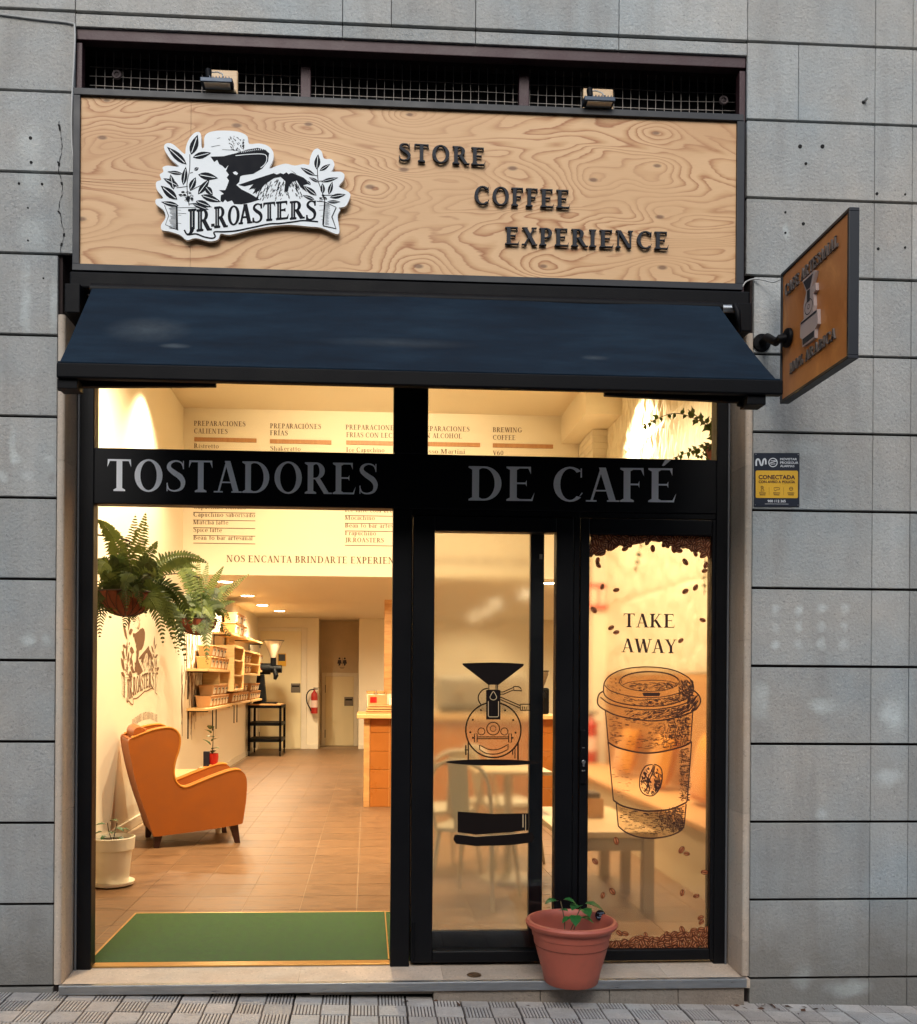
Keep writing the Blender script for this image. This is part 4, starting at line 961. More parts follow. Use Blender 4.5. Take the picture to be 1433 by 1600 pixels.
m = MB(); put_text(m, 'CAFE ARTESANAL', side(ya-.045, 3.078), side(yb+.085, 3.088), .05, (-1, 0, 0), .007, .03); 
for v in m.v: v.x -= .008
m.build('raised_words', pm('sign_letter_grey', (112, 106, 104), .4, .3, .1, 20), ps)
m = MB(); put_text(m, '100% ARABICA', side(ya-.095, 2.715), side(yb+.10, 2.727), .046, (-1, 0, 0), .007, .03)
for v in m.v: v.x -= .008
m.build('raised_words', MATS['sign_letter_grey'], ps)
# roaster emblem on a pale cut-out board
yc = (ya+yb)/2+.01
def em(pts, d0, d1, mt, n):
    MB().prism([(XB+.0055-d0, yc-y*.78, 2.785+(z-2.735)*.89) for y, z in pts], (-(d1-d0), 0, 0)).build(n, mt, ps)
pale = pm('emblem_board', (176, 160, 156), .5, 0, .05, 10)
em([(-.075, 3.055), (.055, 3.055), (.075, 3.045), (.03, 2.985), (.075, 2.99), (.078, 2.955), (.052, 2.95), (.058, 2.89), (.05, 2.865), (.095, 2.86), (.10, 2.79), (.072, 2.775), (.068, 2.735), (-.072, 2.735), (-.075, 2.775), (-.10, 2.79), (-.095, 2.86), (-.055, 2.865), (-.06, 2.93), (-.03, 2.985)], 0, .014, pale, 'emblem_board')
em([(-.062, 3.045), (.045, 3.045), (.012, 2.992), (-.022, 2.992)], .0143, .0153, letter_dk, 'emblem_print')
em([(-.018, 2.985), (.012, 2.985), (.012, 2.93), (-.018, 2.93)], .0143, .0153, letter_dk, 'emblem_print')
em([(-.068, 2.772), (.064, 2.772), (.06, 2.742), (-.064, 2.742)], .0143, .0153, letter_dk, 'emblem_print')
em([(-.088, 2.858), (.088, 2.858), (.088, 2.849), (-.088, 2.849)], .0143, .0153, letter_dk, 'emblem_print')
e_ = Print(lambda y, z: Vector((XB+.0055-.0148, yc-y*.78, 2.785+(z-2.735)*.89)), (-1, 0, 0)); e_.ell(0, 2.905, .043, .034, .004); e_.ell(0, 2.905, .012, .010, .003); e_.mb.build('emblem_print', letter_dk, ps)
pf = atx(1231, 528, XB-.004); fl = at(1190, 536, -.004)
m = MB(); m.lathe([(0, -.012), (.018, -.012), (.04, -.010), (.042, -.006), (.042, .004)], fl, 28, 'y')
for k in range(4):
    a = k*math.pi/2+.6; m.lathe([(0, -.013), (.004, -.0125), (.005, -.0102)], fl+Vector((.03*math.cos(a), 0, .03*math.sin(a))), 8, 'y')
m.build('wall_flange', black_steel, ps, smooth=True)
m = MB(); m.lathe([(0, -.012), (.018, -.012), (.04, -.010), (.042, -.006), (.042, .004)], pf, 28, 'x'); m.build('board_flange', black_steel, ps, smooth=True)
MB().tube([fl+Vector((0, -.005, 0)), fl+Vector((0, -.06, .004)), Vector((fl.x-.004, pf.y+.03, pf.z-.01)), Vector((fl.x-.0, pf.y+.008, pf.z-.002)), pf+Vector((-.002, 0, 0))], [.017, .019, .017, .019, .017], 14).build('pipe', black_steel, ps, smooth=True)

# ---- cables on the wall
m = MB(); m.tube(cm([tuple(at(u, v, -.006)) for u, v in ((-2, 22), (60, 30), (110, 36), (117, 46), (116, 90), (113, 150), (112, 200), (114, 240), (121, 268), (126, 276))], 5), .0045, 6)
tag(m.build('cable', white_cable, smooth=True), 'grey cable running along the joint and down beside the maroon frame, top left', 'cable')
m = MB(); m.tube(cm([tuple(at(u, v, -.01-.06*max(0, (u-1180)/40))) for u, v in ((1160, 448), (1166, 440), (1178, 436), (1195, 438), (1208, 441), (1219, 437))], 5), .0035, 6)
tag(m.build('cable', white_cable, smooth=True), 'short pale cable looping from the shop sign to the projecting wooden sign', 'cable')

# ================================================================== ALARM PLATE
YA = -.006
q = lambda x, y: at(1160+x/13.03, 700+y/13.03, YA)
al = thing('alarm_sign', q(700, 1190), 'small dark blue and yellow alarm company sign on the stone beside the door', 'sign')
nvy = pm('sign_navy', (22, 30, 46), .4, 0, .1, 20); yel = pm('sign_yellow', (222, 172, 44), .45, 0, .05, 20); wht = pm('sign_white', (205, 210, 216), .5, 0, .03, 20); brn = pm('sign_brown', (62, 26, 24), .5, 0, .05, 20)
MB().prism([q(245, 105), q(1160, 105), q(1160, 1188), q(245, 1186)], (0, .005, 0)).build('plate', nvy, al, bevel=.001)
a1 = Print(lambda x, y: q(x, y)-Vector((0, .0006, 0)))
a1.poly(cm([(270, 480), (290, 458), (1110, 462), (1132, 482)], 1)+[(1130, 1005), (1110, 1022), (285, 1015), (270, 1000)], 0)
a1.line(cm([(282, 365), (282, 270), (310, 228), (345, 250), (375, 340), (405, 340), (425, 250), (455, 222), (475, 260), (475, 335)], 4), 34, 1)
a1.ell(622, 296, 86, 86, 17, mi=1); a1.line([(535, 318), (700, 262)], 15, 1)
for k in (-34, 34): a1.line([(575, 296+k), (672, 290+k)], 12, 1)
a1.line([(455, 1138), (940, 1142)], 6, 1)
for x in (542, 838): a1.line([(x, 800), (x, 960)], 4, 2, lift=.0008)
e = dict(mi=2, lift=.0008)
a1.ell(400, 800, 24, 20, 9, **e); a1.line([(375, 880), (385, 835), (430, 835), (440, 880), (375, 880)], 8, **e)
a1.line([(650, 870), (640, 810), (730, 805), (755, 820), (752, 848), (690, 855), (660, 878)], 8, **e)
a1.ell(990, 832, 36, 34, 8, **e); a1.line([(955, 830), (1025, 832)], 7, **e)
for x in (325, 612, 905): a1.line([(x+10, 915), (x+150, 918)], 12, **e); a1.line([(x+25, 952), (x+140, 955)], 12, **e)
cap = lambda h: h/13.03/pS
E0 = Vector((0, -.0016, 0))
put_sans(a1.mb, 'CONECTADA', q(330, 632)+E0, q(1068, 636)+E0, cap(84), mi=2); put_sans(a1.mb, 'CON AVISO A POLICÍA', q(330, 712)+E0, q(1068, 716)+E0, cap(50), mi=2)
put_sans(a1.mb, 'MOVISTAR', q(768, 250)+E0, q(1105, 252)+E0, cap(46), mi=1); put_sans(a1.mb, 'PROSEGUR', q(768, 322)+E0, q(1135, 326)+E0, cap(48), mi=1); put_sans(a1.mb, 'ALARMAS', q(768, 388)+E0, q(1055, 391)+E0, cap(44), mi=1)
put_sans(a1.mb, '900 112 365', q(512, 1105)+E0, q(878, 1107)+E0, cap(50), mi=1)
a1.mb.build('printed_panel', [yel, wht, brn], al)
for x, y in ((275, 130), (1135, 135), (262, 1160), (1132, 1165)):
    MB().lathe([(0, -.0022), (.0022, -.002), (.0026, 0)], q(x, y), 8, 'y').build('screw', MATS['steel_knob'], al)

# ================================================================== TERRACOTTA POT
terra = pm('terracotta_plastic', (176, 92, 74), .5, 0, .2, 9, .05, 200)
pc = Vector((.935, -.055, -.0145))
for n_ in (terra,):
    nt = n_.node_tree; bs = nt.nodes['Principled BSDF']; src = bs.inputs['Base Color'].links[0].from_socket
    g_ = nt.nodes.new('ShaderNodeNewGeometry'); sp = nt.nodes.new('ShaderNodeSeparateXYZ'); nt.links.new(g_.outputs['Position'], sp.inputs[0])
    nz = nt.nodes.new('ShaderNodeTexNoise'); nz.inputs['Scale'].default_value = 26; nz.inputs['Detail'].default_value = 5; nt.links.new(g_.outputs['Position'], nz.inputs['Vector'])
    m1 = nt.nodes.new('ShaderNodeMath'); m1.operation = 'MULTIPLY_ADD'; nt.links.new(sp.outputs[2], m1.inputs[0]); m1.inputs[1].default_value = -5; m1.inputs[2].default_value = .42
    m2 = nt.nodes.new('ShaderNodeMath'); m2.operation = 'MULTIPLY_ADD'; nt.links.new(nz.outputs['Fac'], m2.inputs[0]); m2.inputs[1].default_value = 2.2; m2.inputs[2].default_value = -1.05; m2.use_clamp = True
    m3 = nt.nodes.new('ShaderNodeMath'); m3.operation = 'MAXIMUM'; nt.links.new(m1.outputs[0], m3.inputs[0]); m3.inputs[1].default_value = .22
    m4 = nt.nodes.new('ShaderNodeMath'); m4.operation = 'MULTIPLY'; m4.use_clamp = True; nt.links.new(m2.outputs[0], m4.inputs[0]); nt.links.new(m3.outputs[0], m4.inputs[1])
    mx_ = nt.nodes.new('ShaderNodeMix'); mx_.data_type = 'RGBA'; nt.links.new(m4.outputs[0], mx_.inputs[0]); nt.links.new(src, mx_.inputs[6]); mx_.inputs[7].default_value = (*lin((112, 86, 70)), 1); nt.links.new(mx_.outputs[2], bs.inputs['Base Color'])
tp = thing('potted_plant', pc, 'round terracotta coloured pot with a small green seedling on the door sill', 'potted plant')
MB().lathe([(0, 0), (.115, 0), (.121, .006), (.13, .05), (.150, .12), (.166, .18), (.172, .212), (.176, .214), (.180, .245), (.196, .252), (.205, .262), (.207, .272), (.200, .282), (.188, .284), (.180, .276), (.176, .25), (.168, .18), (.16, .16)], pc, 56).build('pot', terra, tp, smooth=True)
MB().lathe([(0, .178), (.06, .182), (.12, .176), (.168, .174)], pc, 32).build('soil', pm('potting_soil', (44, 32, 26), .95, 0, .4, 60, 1., 120), tp, smooth=True)
leafg = pm('seedling_leaf', (34, 92, 40), .4, 0, .25, 40, .2, 120)
def leaf_mesh(c, d, L, W, name, mat, parent, lobes=True):
    """one leaf: folded along the midrib, edge scalloped"""
    c, d = Vector(c), Vector(d).normalized(); s = d.cross(Vector((0, 0, 1)))
    if s.length < .1: s = Vector((1, 0, 0))
    s.normalize(); n = s.cross(d); m = MB(); ts = [0, .12, .25, .4, .55, .7, .85, 1]; vs = []
    for i, t_ in enumerate(ts):
        h = W*.5*math.sin(math.pi*min(1, t_**.75))*(1+(.12 if lobes and i % 2 else -.05)); ax = c+d*L*t_-n*(L*.25*t_*t_)
        vs += [ax+s*h+n*h*.35, ax, ax-s*h+n*h*.35]
    fs = [(i*3+k, i*3+k+1, i*3+k+4, i*3+k+3) for i in range(len(ts)-1) for k in (0, 1)]
    m.add(vs, fs); return m.build(name, mat, parent, smooth=True)
for u, v, y, d, L_, W_ in ((872, 1408, .0, (-1, -.4, .15), .07, .055), (880, 1406, .0, (1, -.5, .05), .06, .05), (905, 1415, .01, (-.6, -.7, .1), .07, .06), (914, 1412, .01, (1, -.3, -.1), .09, .065), (910, 1420, -.01, (.3, -1, -.1), .07, .06), (899, 1430, -.04, (-.2, -1, -.3), .07, .055), (908, 1434, -.04, (1, -.5, -.1), .06, .05), (892, 1434, -.04, (-1, -.4, -.2), .05, .045), (888, 1424, -.02, (-.8, .3, .2), .045, .035)):
    leaf_mesh(at(u, v, y), d, L_, W_, 'leaf', leafg, tp)
for u, v in ((876, 1408), (908, 1416), (902, 1432)):
    b = pc+Vector((-.02+random.uniform(-.02, .02), 0, .178)); e2 = at(u, v, -.01); MB().tube(cm([tuple(b), tuple((b+e2)/2+Vector((.006, 0, .01))), tuple(e2)], 4), .0025, 6).build('stem', pm('green_stem', (80, 70, 44), .6), tp, smooth=True)
tgc = at(938, 1430, .03); m = MB(); m.lathe([(0, -.001), (.024, -.001), (.0245, .001), (0, .001)], (0, 0, 0), 20, 'y'); 
for v in m.v: v.xyz = Vector((v.x, v.y, v.z))+tgc
tgo = m.build('plant_tag', pm('tag_black', (16, 20, 30), .4), tp)
m = MB()
for k, (s_, dx) in enumerate((('Tipica', 0), ('de', 0), ('Tenerife', 0))): put_sans(m, s_, tgc+Vector((-.016 if k != 1 else -.006, -.0018, .007-k*.010)), tgc+Vector((.016 if k != 1 else .006, -.0018, .009-k*.010)), .0066)
m.build('handwriting', pm('chalk_blue', (150, 176, 205), .7), tgo)

# ================================================================== INTERIOR SHELL
XL, XR, YM, YB, ZH, ZL = -2.10, 2.62, 6.4, 13.7, 4.43, 2.535
warm = (1.0, .80, .51)
tiles_m = NT('floor_tile_ceramic'); p_ = tiles_m.pos((3, 12, 1)); n_ = tiles_m.noise(p_, 1.6, 5, .65); c_ = tiles_m.ramp(n_, [(.3, lin((88, 63, 43))), (.55, lin((120, 89, 61))), (.72, lin((99, 72, 50)))])
k_ = tiles_m.math('MULTIPLY_ADD', tiles_m.rnd(), .2, .9); cb_ = tiles_m.n('ShaderNodeCombineColor'); [tiles_m.l(k_, cb_.inputs[i]) for i in range(3)]
tiles_m.l(tiles_m.mix(1., c_, cb_.outputs[0], 'MULTIPLY'), tiles_m.b.inputs['Base Color']); tiles_m.l(tiles_m.math('MULTIPLY_ADD', n_, .3, .28), tiles_m.b.inputs['Roughness'])
tiles_m.l(tiles_m.bump(n_, .15, .002), tiles_m.b.inputs['Normal'])
grout = pm('floor_grout', (168, 146, 120), .9, 0, .1, 20)
fl_ = struct('floor', MB().box(XL, 4.2, .234, 15.2, -.14, -.0035), grout)
TW = .333
def ftile():
    m = MB(); h = TW/2-.002; m.box(-h, h, -h, h, -.0035, 0); return m
first = True; k_t = 0; cand = []
for j in range(0, 43):
    y = .235+TW*(j+.5)
    for i in range(-7, 9):
        x = -.05+TW*(i+.5)+.0
        if x-TW/2 < XL-.2 or x+TW/2 > 2.9: continue
        if y > YB+.1: continue
        if -1.34 < x-.0 < .15 and y < 1.05 and False: continue
        v = Vector((x, y, 0)); d = v-CAM; u_ = PX+FL*d.dot(CR)/d.dot(_f)
        vis = (u_ > 120 and u_ < 640) or (u_ > 670 and u_ < 1130 and y < 6)
        if x > -.05 and y > 5.6: vis = False
        cand.append((0 if vis else 1, y, x))
cand.sort(); far = MB()
fto = None
for n, (vis, y, x) in enumerate(cand):
    if n < 300 and vis == 0:
        if fto is None: fto = ftile().build('floor_tile', tiles_m.m, fl_); fto.location = (x, y, 0)
        else: inst(fto.data, 'floor_tile', fl_, (x, y, 0))
    else:
        h = TW/2-.002; far.add([(x-h, y-h, -.0002), (x+h, y-h, -.0002), (x+h, y+h, -.0002), (x-h, y+h, -.0002)], [(0, 1, 2, 3)])
tag(far.build('floor_tiling', tiles_m.m, fl_), kind='stuff')
struct('wall_left', MB().box(XL-.1, XL, .45, 15.2, -.1, 4.6), white_wall)
struct('wall_left_return', MB().box(XL-.1, -1.352, .40, .46, -.1, 4.6), white_wall)
struct('wall_front', MB().box(-1.40, 1.80, .40, .452, 3.10, 4.6), white_wall)
struct('wall_right_return', MB().box(1.777, XR+.1, .40, .46, -.1, 4.6), white_wall)
struct('wall_right', MB().box(XR+.02, XR+.12, .45, YM+1, -.1, 4.6), white_wall)
struct('wall_kitchen', MB().box(4.1, 4.2, YM-1, 15.2, -.1, 2.6), white_wall)
struct('ceiling_high', MB().box(XL-.1, XR+.1, .40, YM+.1, ZH, ZH+.1), ceil_m)
struct('wall_over_beam', MB().box(XL, 4.2, YM, YM+.1, ZL, ZH+.05), white_wall)
struct('ceiling_low', MB().box(XL, 4.2, YM+.1, 15.2, ZL+.003, ZL+.1), ceil_m)
rx0, rx1 = at(498, 1000, YB).x, at(561, 1000, YB).x
struct('wall_back', MB().box(XL, rx0, YB, YB+.1, -.0, ZL+.02).box(rx1, 4.2, YB, YB+.1, 0, ZL+.02), white_wall)
YR = 14.55
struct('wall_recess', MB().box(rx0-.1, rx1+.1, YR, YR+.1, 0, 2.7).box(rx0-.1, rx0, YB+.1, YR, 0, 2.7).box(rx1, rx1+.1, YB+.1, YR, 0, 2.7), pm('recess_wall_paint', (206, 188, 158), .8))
sk = pm('skirting_white', (226, 216, 196), .5)
for n, b in (('skirting_left', (XL, XL+.014, .5, YB, 0, .09)), ('skirting_back', (at(478, 1100, YB).x, rx0, YB-.014, YB, 0, .09)), ('skirting_back', (rx1, -.0, YB-.014, YB, 0, .09))):
    struct(n, MB().box(*b), sk, bevel=.004)

# ---- entrance mat
mt = thing('door_mat', (-.6, .68, 0), 'green recessed entrance mat with brass edge strips', 'door mat')
grn = pm('green_mat_pile', (42, 80, 14), .95, 0, .6, 26, 1., 500, sheen=.1)
MB().box(-1.305, .30, .237, 1.15, -.002, .0045).build('mat', grn, mt)
for n, b in (('edge_strip', (-1.317, -1.305, .236, 1.15, -.002, .006)), ('edge_strip', (-1.317, .32, 1.15, 1.162, -.002, .006))):
    MB().box(*b).build(n, brass, mt, bevel=.002)
MB().box(-1.272, .118, .178, .236, -.004, .004).build('threshold_strip', brass, mt, bevel=.001)
MB().box(.112, .1185, .24, 1.15, .0046, .0075).build('edge_strip', brass, mt)

# ================================================================== LAMPS
glow = emit_mat('lamp_glow', (1, .86, .58), 30)
trim = pm('lamp_trim', (226, 220, 205), .4)
def downlight(u, v, label, grp='round downlights in the low ceiling', W=34):
    y = gr(u, v, ZL)
    t = thing('ceiling_downlight', (y.x, y.y, ZL), label, 'ceiling light', grp)
    MB().lathe([(.085, -.002), (.098, -.012), (.112, -.010), (.115, .003)], (y.x, y.y, ZL), 28).build('trim_ring', trim, t, smooth=True)
    MB().lathe([(0, -.011), (.086, -.011), (.086, 0)], (y.x, y.y, ZL), 28).build('diffuser', glow, t)
    l = bpy.data.lights.new('downlight', 'SPOT'); l.energy = W*.90; l.color = warm; l.spot_size = R(165); l.spot_blend = 1.; l.shadow_soft_size = .07
    o = bpy.data.objects.new('lamp_light', l); COL.objects.link(o); o.parent = t; o.location = (0, 0, -.02)
names = ['nearest', 'second', 'third', 'farthest']
for k, (u, v) in enumerate(((352, 908), (387, 930), (410, 945), (437, 954))): downlight(u, v, names[k]+' round downlight of the row by the shelf wall', W=400)
for k, (u, v) in enumerate(((860, 910), (822, 927), (775, 942), (757, 955), (740, 963))): downlight(u, v, ['nearest', 'second', 'middle', 'fourth', 'farthest'][k]+' round downlight of the row seen through the glass door', W=300)
def spot(x, y, tx, ty, tz, label, W=150, size=75):
    t = thing('ceiling_spotlight', (x, y, ZH), label, 'spotlight', 'spotlights on the high ceiling')
    MB().tube([(x, y, ZH), (x, y, ZH-.10)], .012, 8).build('stem', trim, t)
    d = (Vector((tx, ty, tz))-Vector((x, y, ZH-.14))).normalized(); c = Vector((x, y, ZH-.14))
    MB().tube([c-d*.06, c+d*.08], .04, 18, False).build('lamp_can', trim, t, smooth=True)
    MB().tube([c+d*.055, c+d*.06], .036, 18).build('bulb', glow, t)
    l = bpy.data.lights.new('spotlight', 'SPOT'); l.energy = W*.90; l.color = warm; l.spot_size = R(size); l.spot_blend = 1.; l.shadow_soft_size = .04
    o = bpy.data.objects.new('lamp_light', l); COL.objects.link(o); o.parent = t; o.location = c+d*.09-Vector((x, y, ZH)); o.rotation_euler = d.to_track_quat('-Z', 'Y').to_euler()
spot(-1.72, 4.5, -2.05, 4.6, 1.2, 'small ceiling spotlight shining down the left wall by the ferns', 480, 110)
spot(-1.2, 2.6, -1.7, 4.2, .6, 'small ceiling spotlight near the window on the left', 800, 120)
spot(2.25, 4.6, 2.60, 4.3, 1.9, 'small ceiling spotlight washing the textured right wall', 560, 120)
spot(1.4, 2.4, 1.6, 3.8, .6, 'small ceiling spotlight near the window on the right', 800, 120)
spot(.1, 3.6, .1, 6.4, 2.9, 'small ceiling spotlight aimed at the menu wall', 420, 100)
spot(0., 2.0, -.1, 3.0, 0, 'small ceiling spotlight above the entrance floor', 560, 130)

# ================================================================== MENU ON THE WALL
mn = thing('menu_lettering', (0, YM, 3.3), 'brown drinks menu lettered on the cream wall above the low ceiling', 'menu')
mi_ = pm('menu_brown', (92, 70, 54), .7, 0, .05, 10); strip_w = wood_mat('menu_strip_wood', (168, 120, 78), (190, 144, 98), (14, 1, 1))
YT = YM-.004; pM = FL/(YM+4.18)
def mtext(s, u0, v0, u1, cap, sl_=.016):
    m = MB(); put_text(m, s, at(u0, v0, YT), at(u1, v0+(u1-u0)*sl_, YT), cap/pM, (0, -1, 0), 0, .03); m.build('words', mi_, mn)
mtext('PREPARACIONES', 303, 665, 384, 7.5); mtext('CALIENTES', 303, 677, 356, 7.5)
mtext('PREPARACIÓNES', 422, 669, 502, 7.5); mtext('FRÍAS', 422, 680, 450, 7.5)
mtext('PREPARACIONES', 540, 671, 621, 7.5); mtext('FRIAS CON LECHE', 541, 683, 627, 7.5)
mtext('PREPARACIONES', 653, 673, 734, 7.5); mtext('CON ALCOHOL', 652, 684, 722, 7.5)
mtext('BREWING', 770, 675, 816, 7.5); mtext('COFFEE', 770, 687, 806, 7.5)
def uline(u0, u1, v, w_=1.0):
    a, b = at(u0, v, YT), at(u1, v+(u1-u0)*.014, YT); h = w_/pM/2; m = MB()
    m.add([a+Vector((0, 0, -h)), b+Vector((0, 0, -h)), b+Vector((0, 0, h)), a+Vector((0, 0, h))], [(0, 1, 2, 3)]); m.build('rule_line', mi_, mn)
for u0, u1, v in ((304, 401, 686), (422, 518, 689), (541, 625, 691), (653, 750, 693), (770, 864, 695.5)):
    a, b = at(u0, v, YM), at(u1, v, YM); MB().box(a.x, b.x, YM-.016, YM, a.z-.028, a.z+.018).build('wooden_strip', strip_w, mn, bevel=.002)
for s, u0, v0, u1, r_ in (('Ristretto', 303, 700, 342, 401), ('Shakeratto', 422, 704, 470, 518), ('Ice Capuchino', 541, 706, 601, 625), ('Expresso Martini', 640, 708, 727, 750), ('V60', 770, 711, 787, 864),
                          ('Capuchino italiano', 302, 795, 385, 399), ('Capuchino saborisado', 302, 807, 399, 399), ('Matcha latte', 302, 819, 357, 399), ('Spice latte', 302, 831, 347, 399), ('Bean to bar artesanal', 302, 843, 395, 399),
                          ('Ice latte cold brew', 539, 800, 620, 628), ('Mocachino', 539, 812, 586, 628), ('Bean to bar artesanal', 539, 824, 632, 632), ('Frapuchino', 539, 836, 588, 588), ('JR.ROASTERS', 539, 847, 600, 628)):
    mtext(s, u0, v0, u1, 7, .012)
    if s != 'Frapuchino': uline(u0, r_, v0+5.5 if s != 'JR.ROASTERS' else v0+5)
mtext('NOS ENCANTA BRINDARTE EXPERIENCIAS POSITIVAS DE BUEN SABOR', 354, 878, 840, 10.5, .012)

# ---- logo painted on the left wall
ml = thing('wall_mural', (XL, 4.6, 1.5), 'shop logo painted in brown on the cream wall under the first hanging fern', 'mural')
wA, wB = atx(187, 1000, XL).y, atx(250, 1000, XL).y; sc_ = (wB-wA)/(1370/1.0)
zc = atx(220, 1030, XL).z
pr = Print(lambda x, y: Vector((XL+.002, wA+(x-60)*sc_*1.04, zc+(434-y)*sc_*1.04)), (1, 0, 0)); pr.mb = MB(); random.seed(11); logo(pr, True)
pr.mb.build('logo_paint', [pm('mural_brown', (112, 82, 58), .8, 0, .1, 10), white_wall], ml)
m = MB(); s_ = 'TOSTADORES ARTESANOS DEL CAFE'; lay, adv = layout(s_, .05); a0 = 1.16*(wB-wA)/ (wB-wA)
for c, x0, g, wd in lay:
    t_ = x0/adv; y_ = wA+(wB-wA)*(.28+.66*t_); z_ = zc-(430*sc_)-.14+.05*math.sin(math.pi*t_)
    for k, poly in enumerate(g): m.add([(XL+.002+.0001*(k % 5), y_+x*.055*.75, z_+yy*.07) for x, yy in poly], [tuple(range(len(poly)))])
m.build('words', MATS['mural_brown'], ml)

# ================================================================== DOORS AT THE BACK, SIGNS, EXTINGUISHERS
dw = pm('cream_door', (232, 218, 180), .45, 0, .03, 3)
def bdoor(u0, u1, v0, Y, label, fu0, fu1, fv0, pu, pv, handle_sz=14):
    a, b = at(u0, v0, Y-.02), at(u1, v0, Y-.02); fa, fb = at(fu0, fv0, Y-.03), at(fu1, fv0, Y-.03)
    t = thing('interior_door', ((a.x+b.x)/2, Y-.03, 0), label, 'door')
    MB().box(a.x, b.x, Y-.022, Y-.001, .008, a.z).build('door_leaf', dw, t, bevel=.002)
    for n, x0, x1, z0, z1 in (('architrave', fa.x, a.x-.004, 0, fa.z), ('architrave', b.x+.004, fb.x, 0, fa.z), ('architrave', a.x-.004, b.x+.004, a.z+.004, fa.z)):
        MB().box(x0, x1, Y-.034, Y-.001, z0, z1).build(n, sk, t, bevel=.005)
    p = at(pu, pv, Y-.03); h = MB().box(p.x-.09, p.x+.09, Y-.03, Y-.022, p.z-.09, p.z+.09).build('pull_plate', pm('door_pull_metal', (118, 112, 104), .35, .7), t, bevel=.004)
    MB().box(p.x-.07, p.x+.07, Y-.034, Y-.030, p.z+.02, p.z+.05).build('finger_grip', black_steel, h)
    for z in (.25, a.z-.25): MB().box(a.x-.012, a.x+.004, Y-.042, Y-.03, z-.08, z+.08).build('hinge', MATS['door_pull_metal'], t)
    return t
bd = bdoor(407, 471, 986, YB, 'tall cream back door behind the black coffee grinder', 399, 480, 980, 462, 1075)
bdoor(509, 553, 1057, YR, 'low cream door under the toilet sign in the back recess', 503, 560, 1051, 545, 1096)
p0_, p1_ = at(434, 1021, YB-.03), at(447, 1041, YB-.03)
t = thing('notice', ((p0_.x+p1_.x)/2, YB-.03, p1_.z), 'small black and yellow notice on the tall back door', 'notice')
MB().box(p0_.x, p1_.x, YB-.027, YB-.022, p1_.z, p0_.z).build('card', yel, t); MB().box(p0_.x+.015, p1_.x-.015, YB-.030, YB-.0272, p1_.z+.1, p0_.z-.015).build('dark_panel', nvy, t)
# toilet sign: two figures
ts = thing('toilet_sign', at(535, 1035, YR-.002), 'dark toilet sign of two figures on the recess wall above the low door', 'sign')
sg = Print(lambda x, y: at(360+x/3.81, 880+y/3.81, YR-.004))
for cx in (650, 681):
    sg.ell(cx, 567, 6, 6, n=12); sg.poly([(cx-9, 576), (cx+9, 576), (cx+13, 598), (cx+6, 598), (cx+5, 608), (cx-5, 608), (cx-6, 598), (cx-13, 598)]); sg.line([(cx-3, 598), (cx-3, 612)], 5)
sg.line([(666, 562), (666, 612)], 2); sg.line([(650, 619), (680, 619)], 2.5); sg.line([(655, 625), (676, 625)], 2.5)
sg.mb.build('figures', pm('sign_ink', (40, 30, 48), .6), ts)
redp = pm('extinguisher_red', (170, 34, 28), .3, 0, .06, 10, coat=.4)
def exting(base, k, label):
    t = thing('fire_extinguisher', base, label, 'fire extinguisher', 'fire extinguishers')
    MB().lathe([(0, 0), (.075*k, .004), (.078*k, .02), (.078*k, .40*k), (.07*k, .45*k), (.04*k, .49*k), (.022*k, .51*k), (.022*k, .54*k)], base, 24).build('cylinder', redp, t, smooth=True)
    b = Vector(base)
    MB().lathe([(.0785*k, .14*k), (.0785*k, .30*k)], base, 24).build('label_sticker', pm('sticker_white', (226, 200, 190), .5), t, smooth=True)
    MB().box(b.x-.02, b.x+.07, b.y-.012, b.y+.012, b.z+.545*k, b.z+.57*k).box(b.x-.015, b.x+.10, b.y-.01, b.y+.01, b.z+.58*k, b.z+.59*k).build('lever', black_steel, t)
    MB().tube(cm([tuple(b+Vector(q)) for q in ((0, 0, .545*k), (-.10*k, -.02, .53*k), (-.17*k, -.03, .42*k), (-.16*k, -.03, .25*k), (-.09*k, -.04, .12*k), (-.07*k, -.05, .06*k))], 5), .011, 8).build('hose', black_steel, t, smooth=True)
    MB().box(b.x-.03, b.x+.03, b.y+.05, b.y+.115, b.z+.35*k, b.z+.42*k).build('wall_bracket', black_steel, t)
pe = at(491, 1115, YB-.12); exting((pe.x, pe.y, pe.z), .85, 'red fire extinguisher hung on the back wall between the two doors')

# ================================================================== COUNTER
cx0, cy0 = at(570, 1261, 5.56).x, 5.56
ctop = at(573, 1116, 5.5).z
ct = thing('counter', (1.1, 6.0, 0), 'orange tiled service counter with pale wooden top', 'counter')
MB().box(cx0+.05, 2.02, cy0+.012, 6.3, .0, ctop-.045).build('counter_body', pm('counter_grout', (222, 176, 116), .8), ct)
pine = wood_mat('pine', (206, 160, 104), (176, 122, 70), (1, 1, 6), .5)
MB().box(cx0-.015, cx0+.048, cy0-.004, 6.3, 0, ctop-.045).build('corner_post', pine, ct, bevel=.004)
MB().box(cx0-.09, 2.05, cy0-.08, 6.38, ctop-.045, ctop).build('counter_top', wood_mat('pine_top', (222, 182, 124), (196, 148, 92), (1, 1, 6), .4), ct, bevel=.006)
otile = pm('orange_tile', (164, 98, 40), .3, 0, .12, 4, .05, 60, rnd=.12, coat=.3)
xw = .205; o0 = None
h0 = ctop-.045; rows = [0]
zr = 0
for r_ in range(5):
    z0 = r_*.197+.003; z1 = min(z0+.192, h0-.003)
    for k in range(10):
        x0 = cx0+.052+k*(xw); x1 = min(x0+xw-.005, 2.018)
        if x1-x0 < .03: continue
        MB().box(x0, x1, cy0+.004, cy0+.012, z0, z1).build('tile', otile, ct, bevel=.0015, bseg=1)
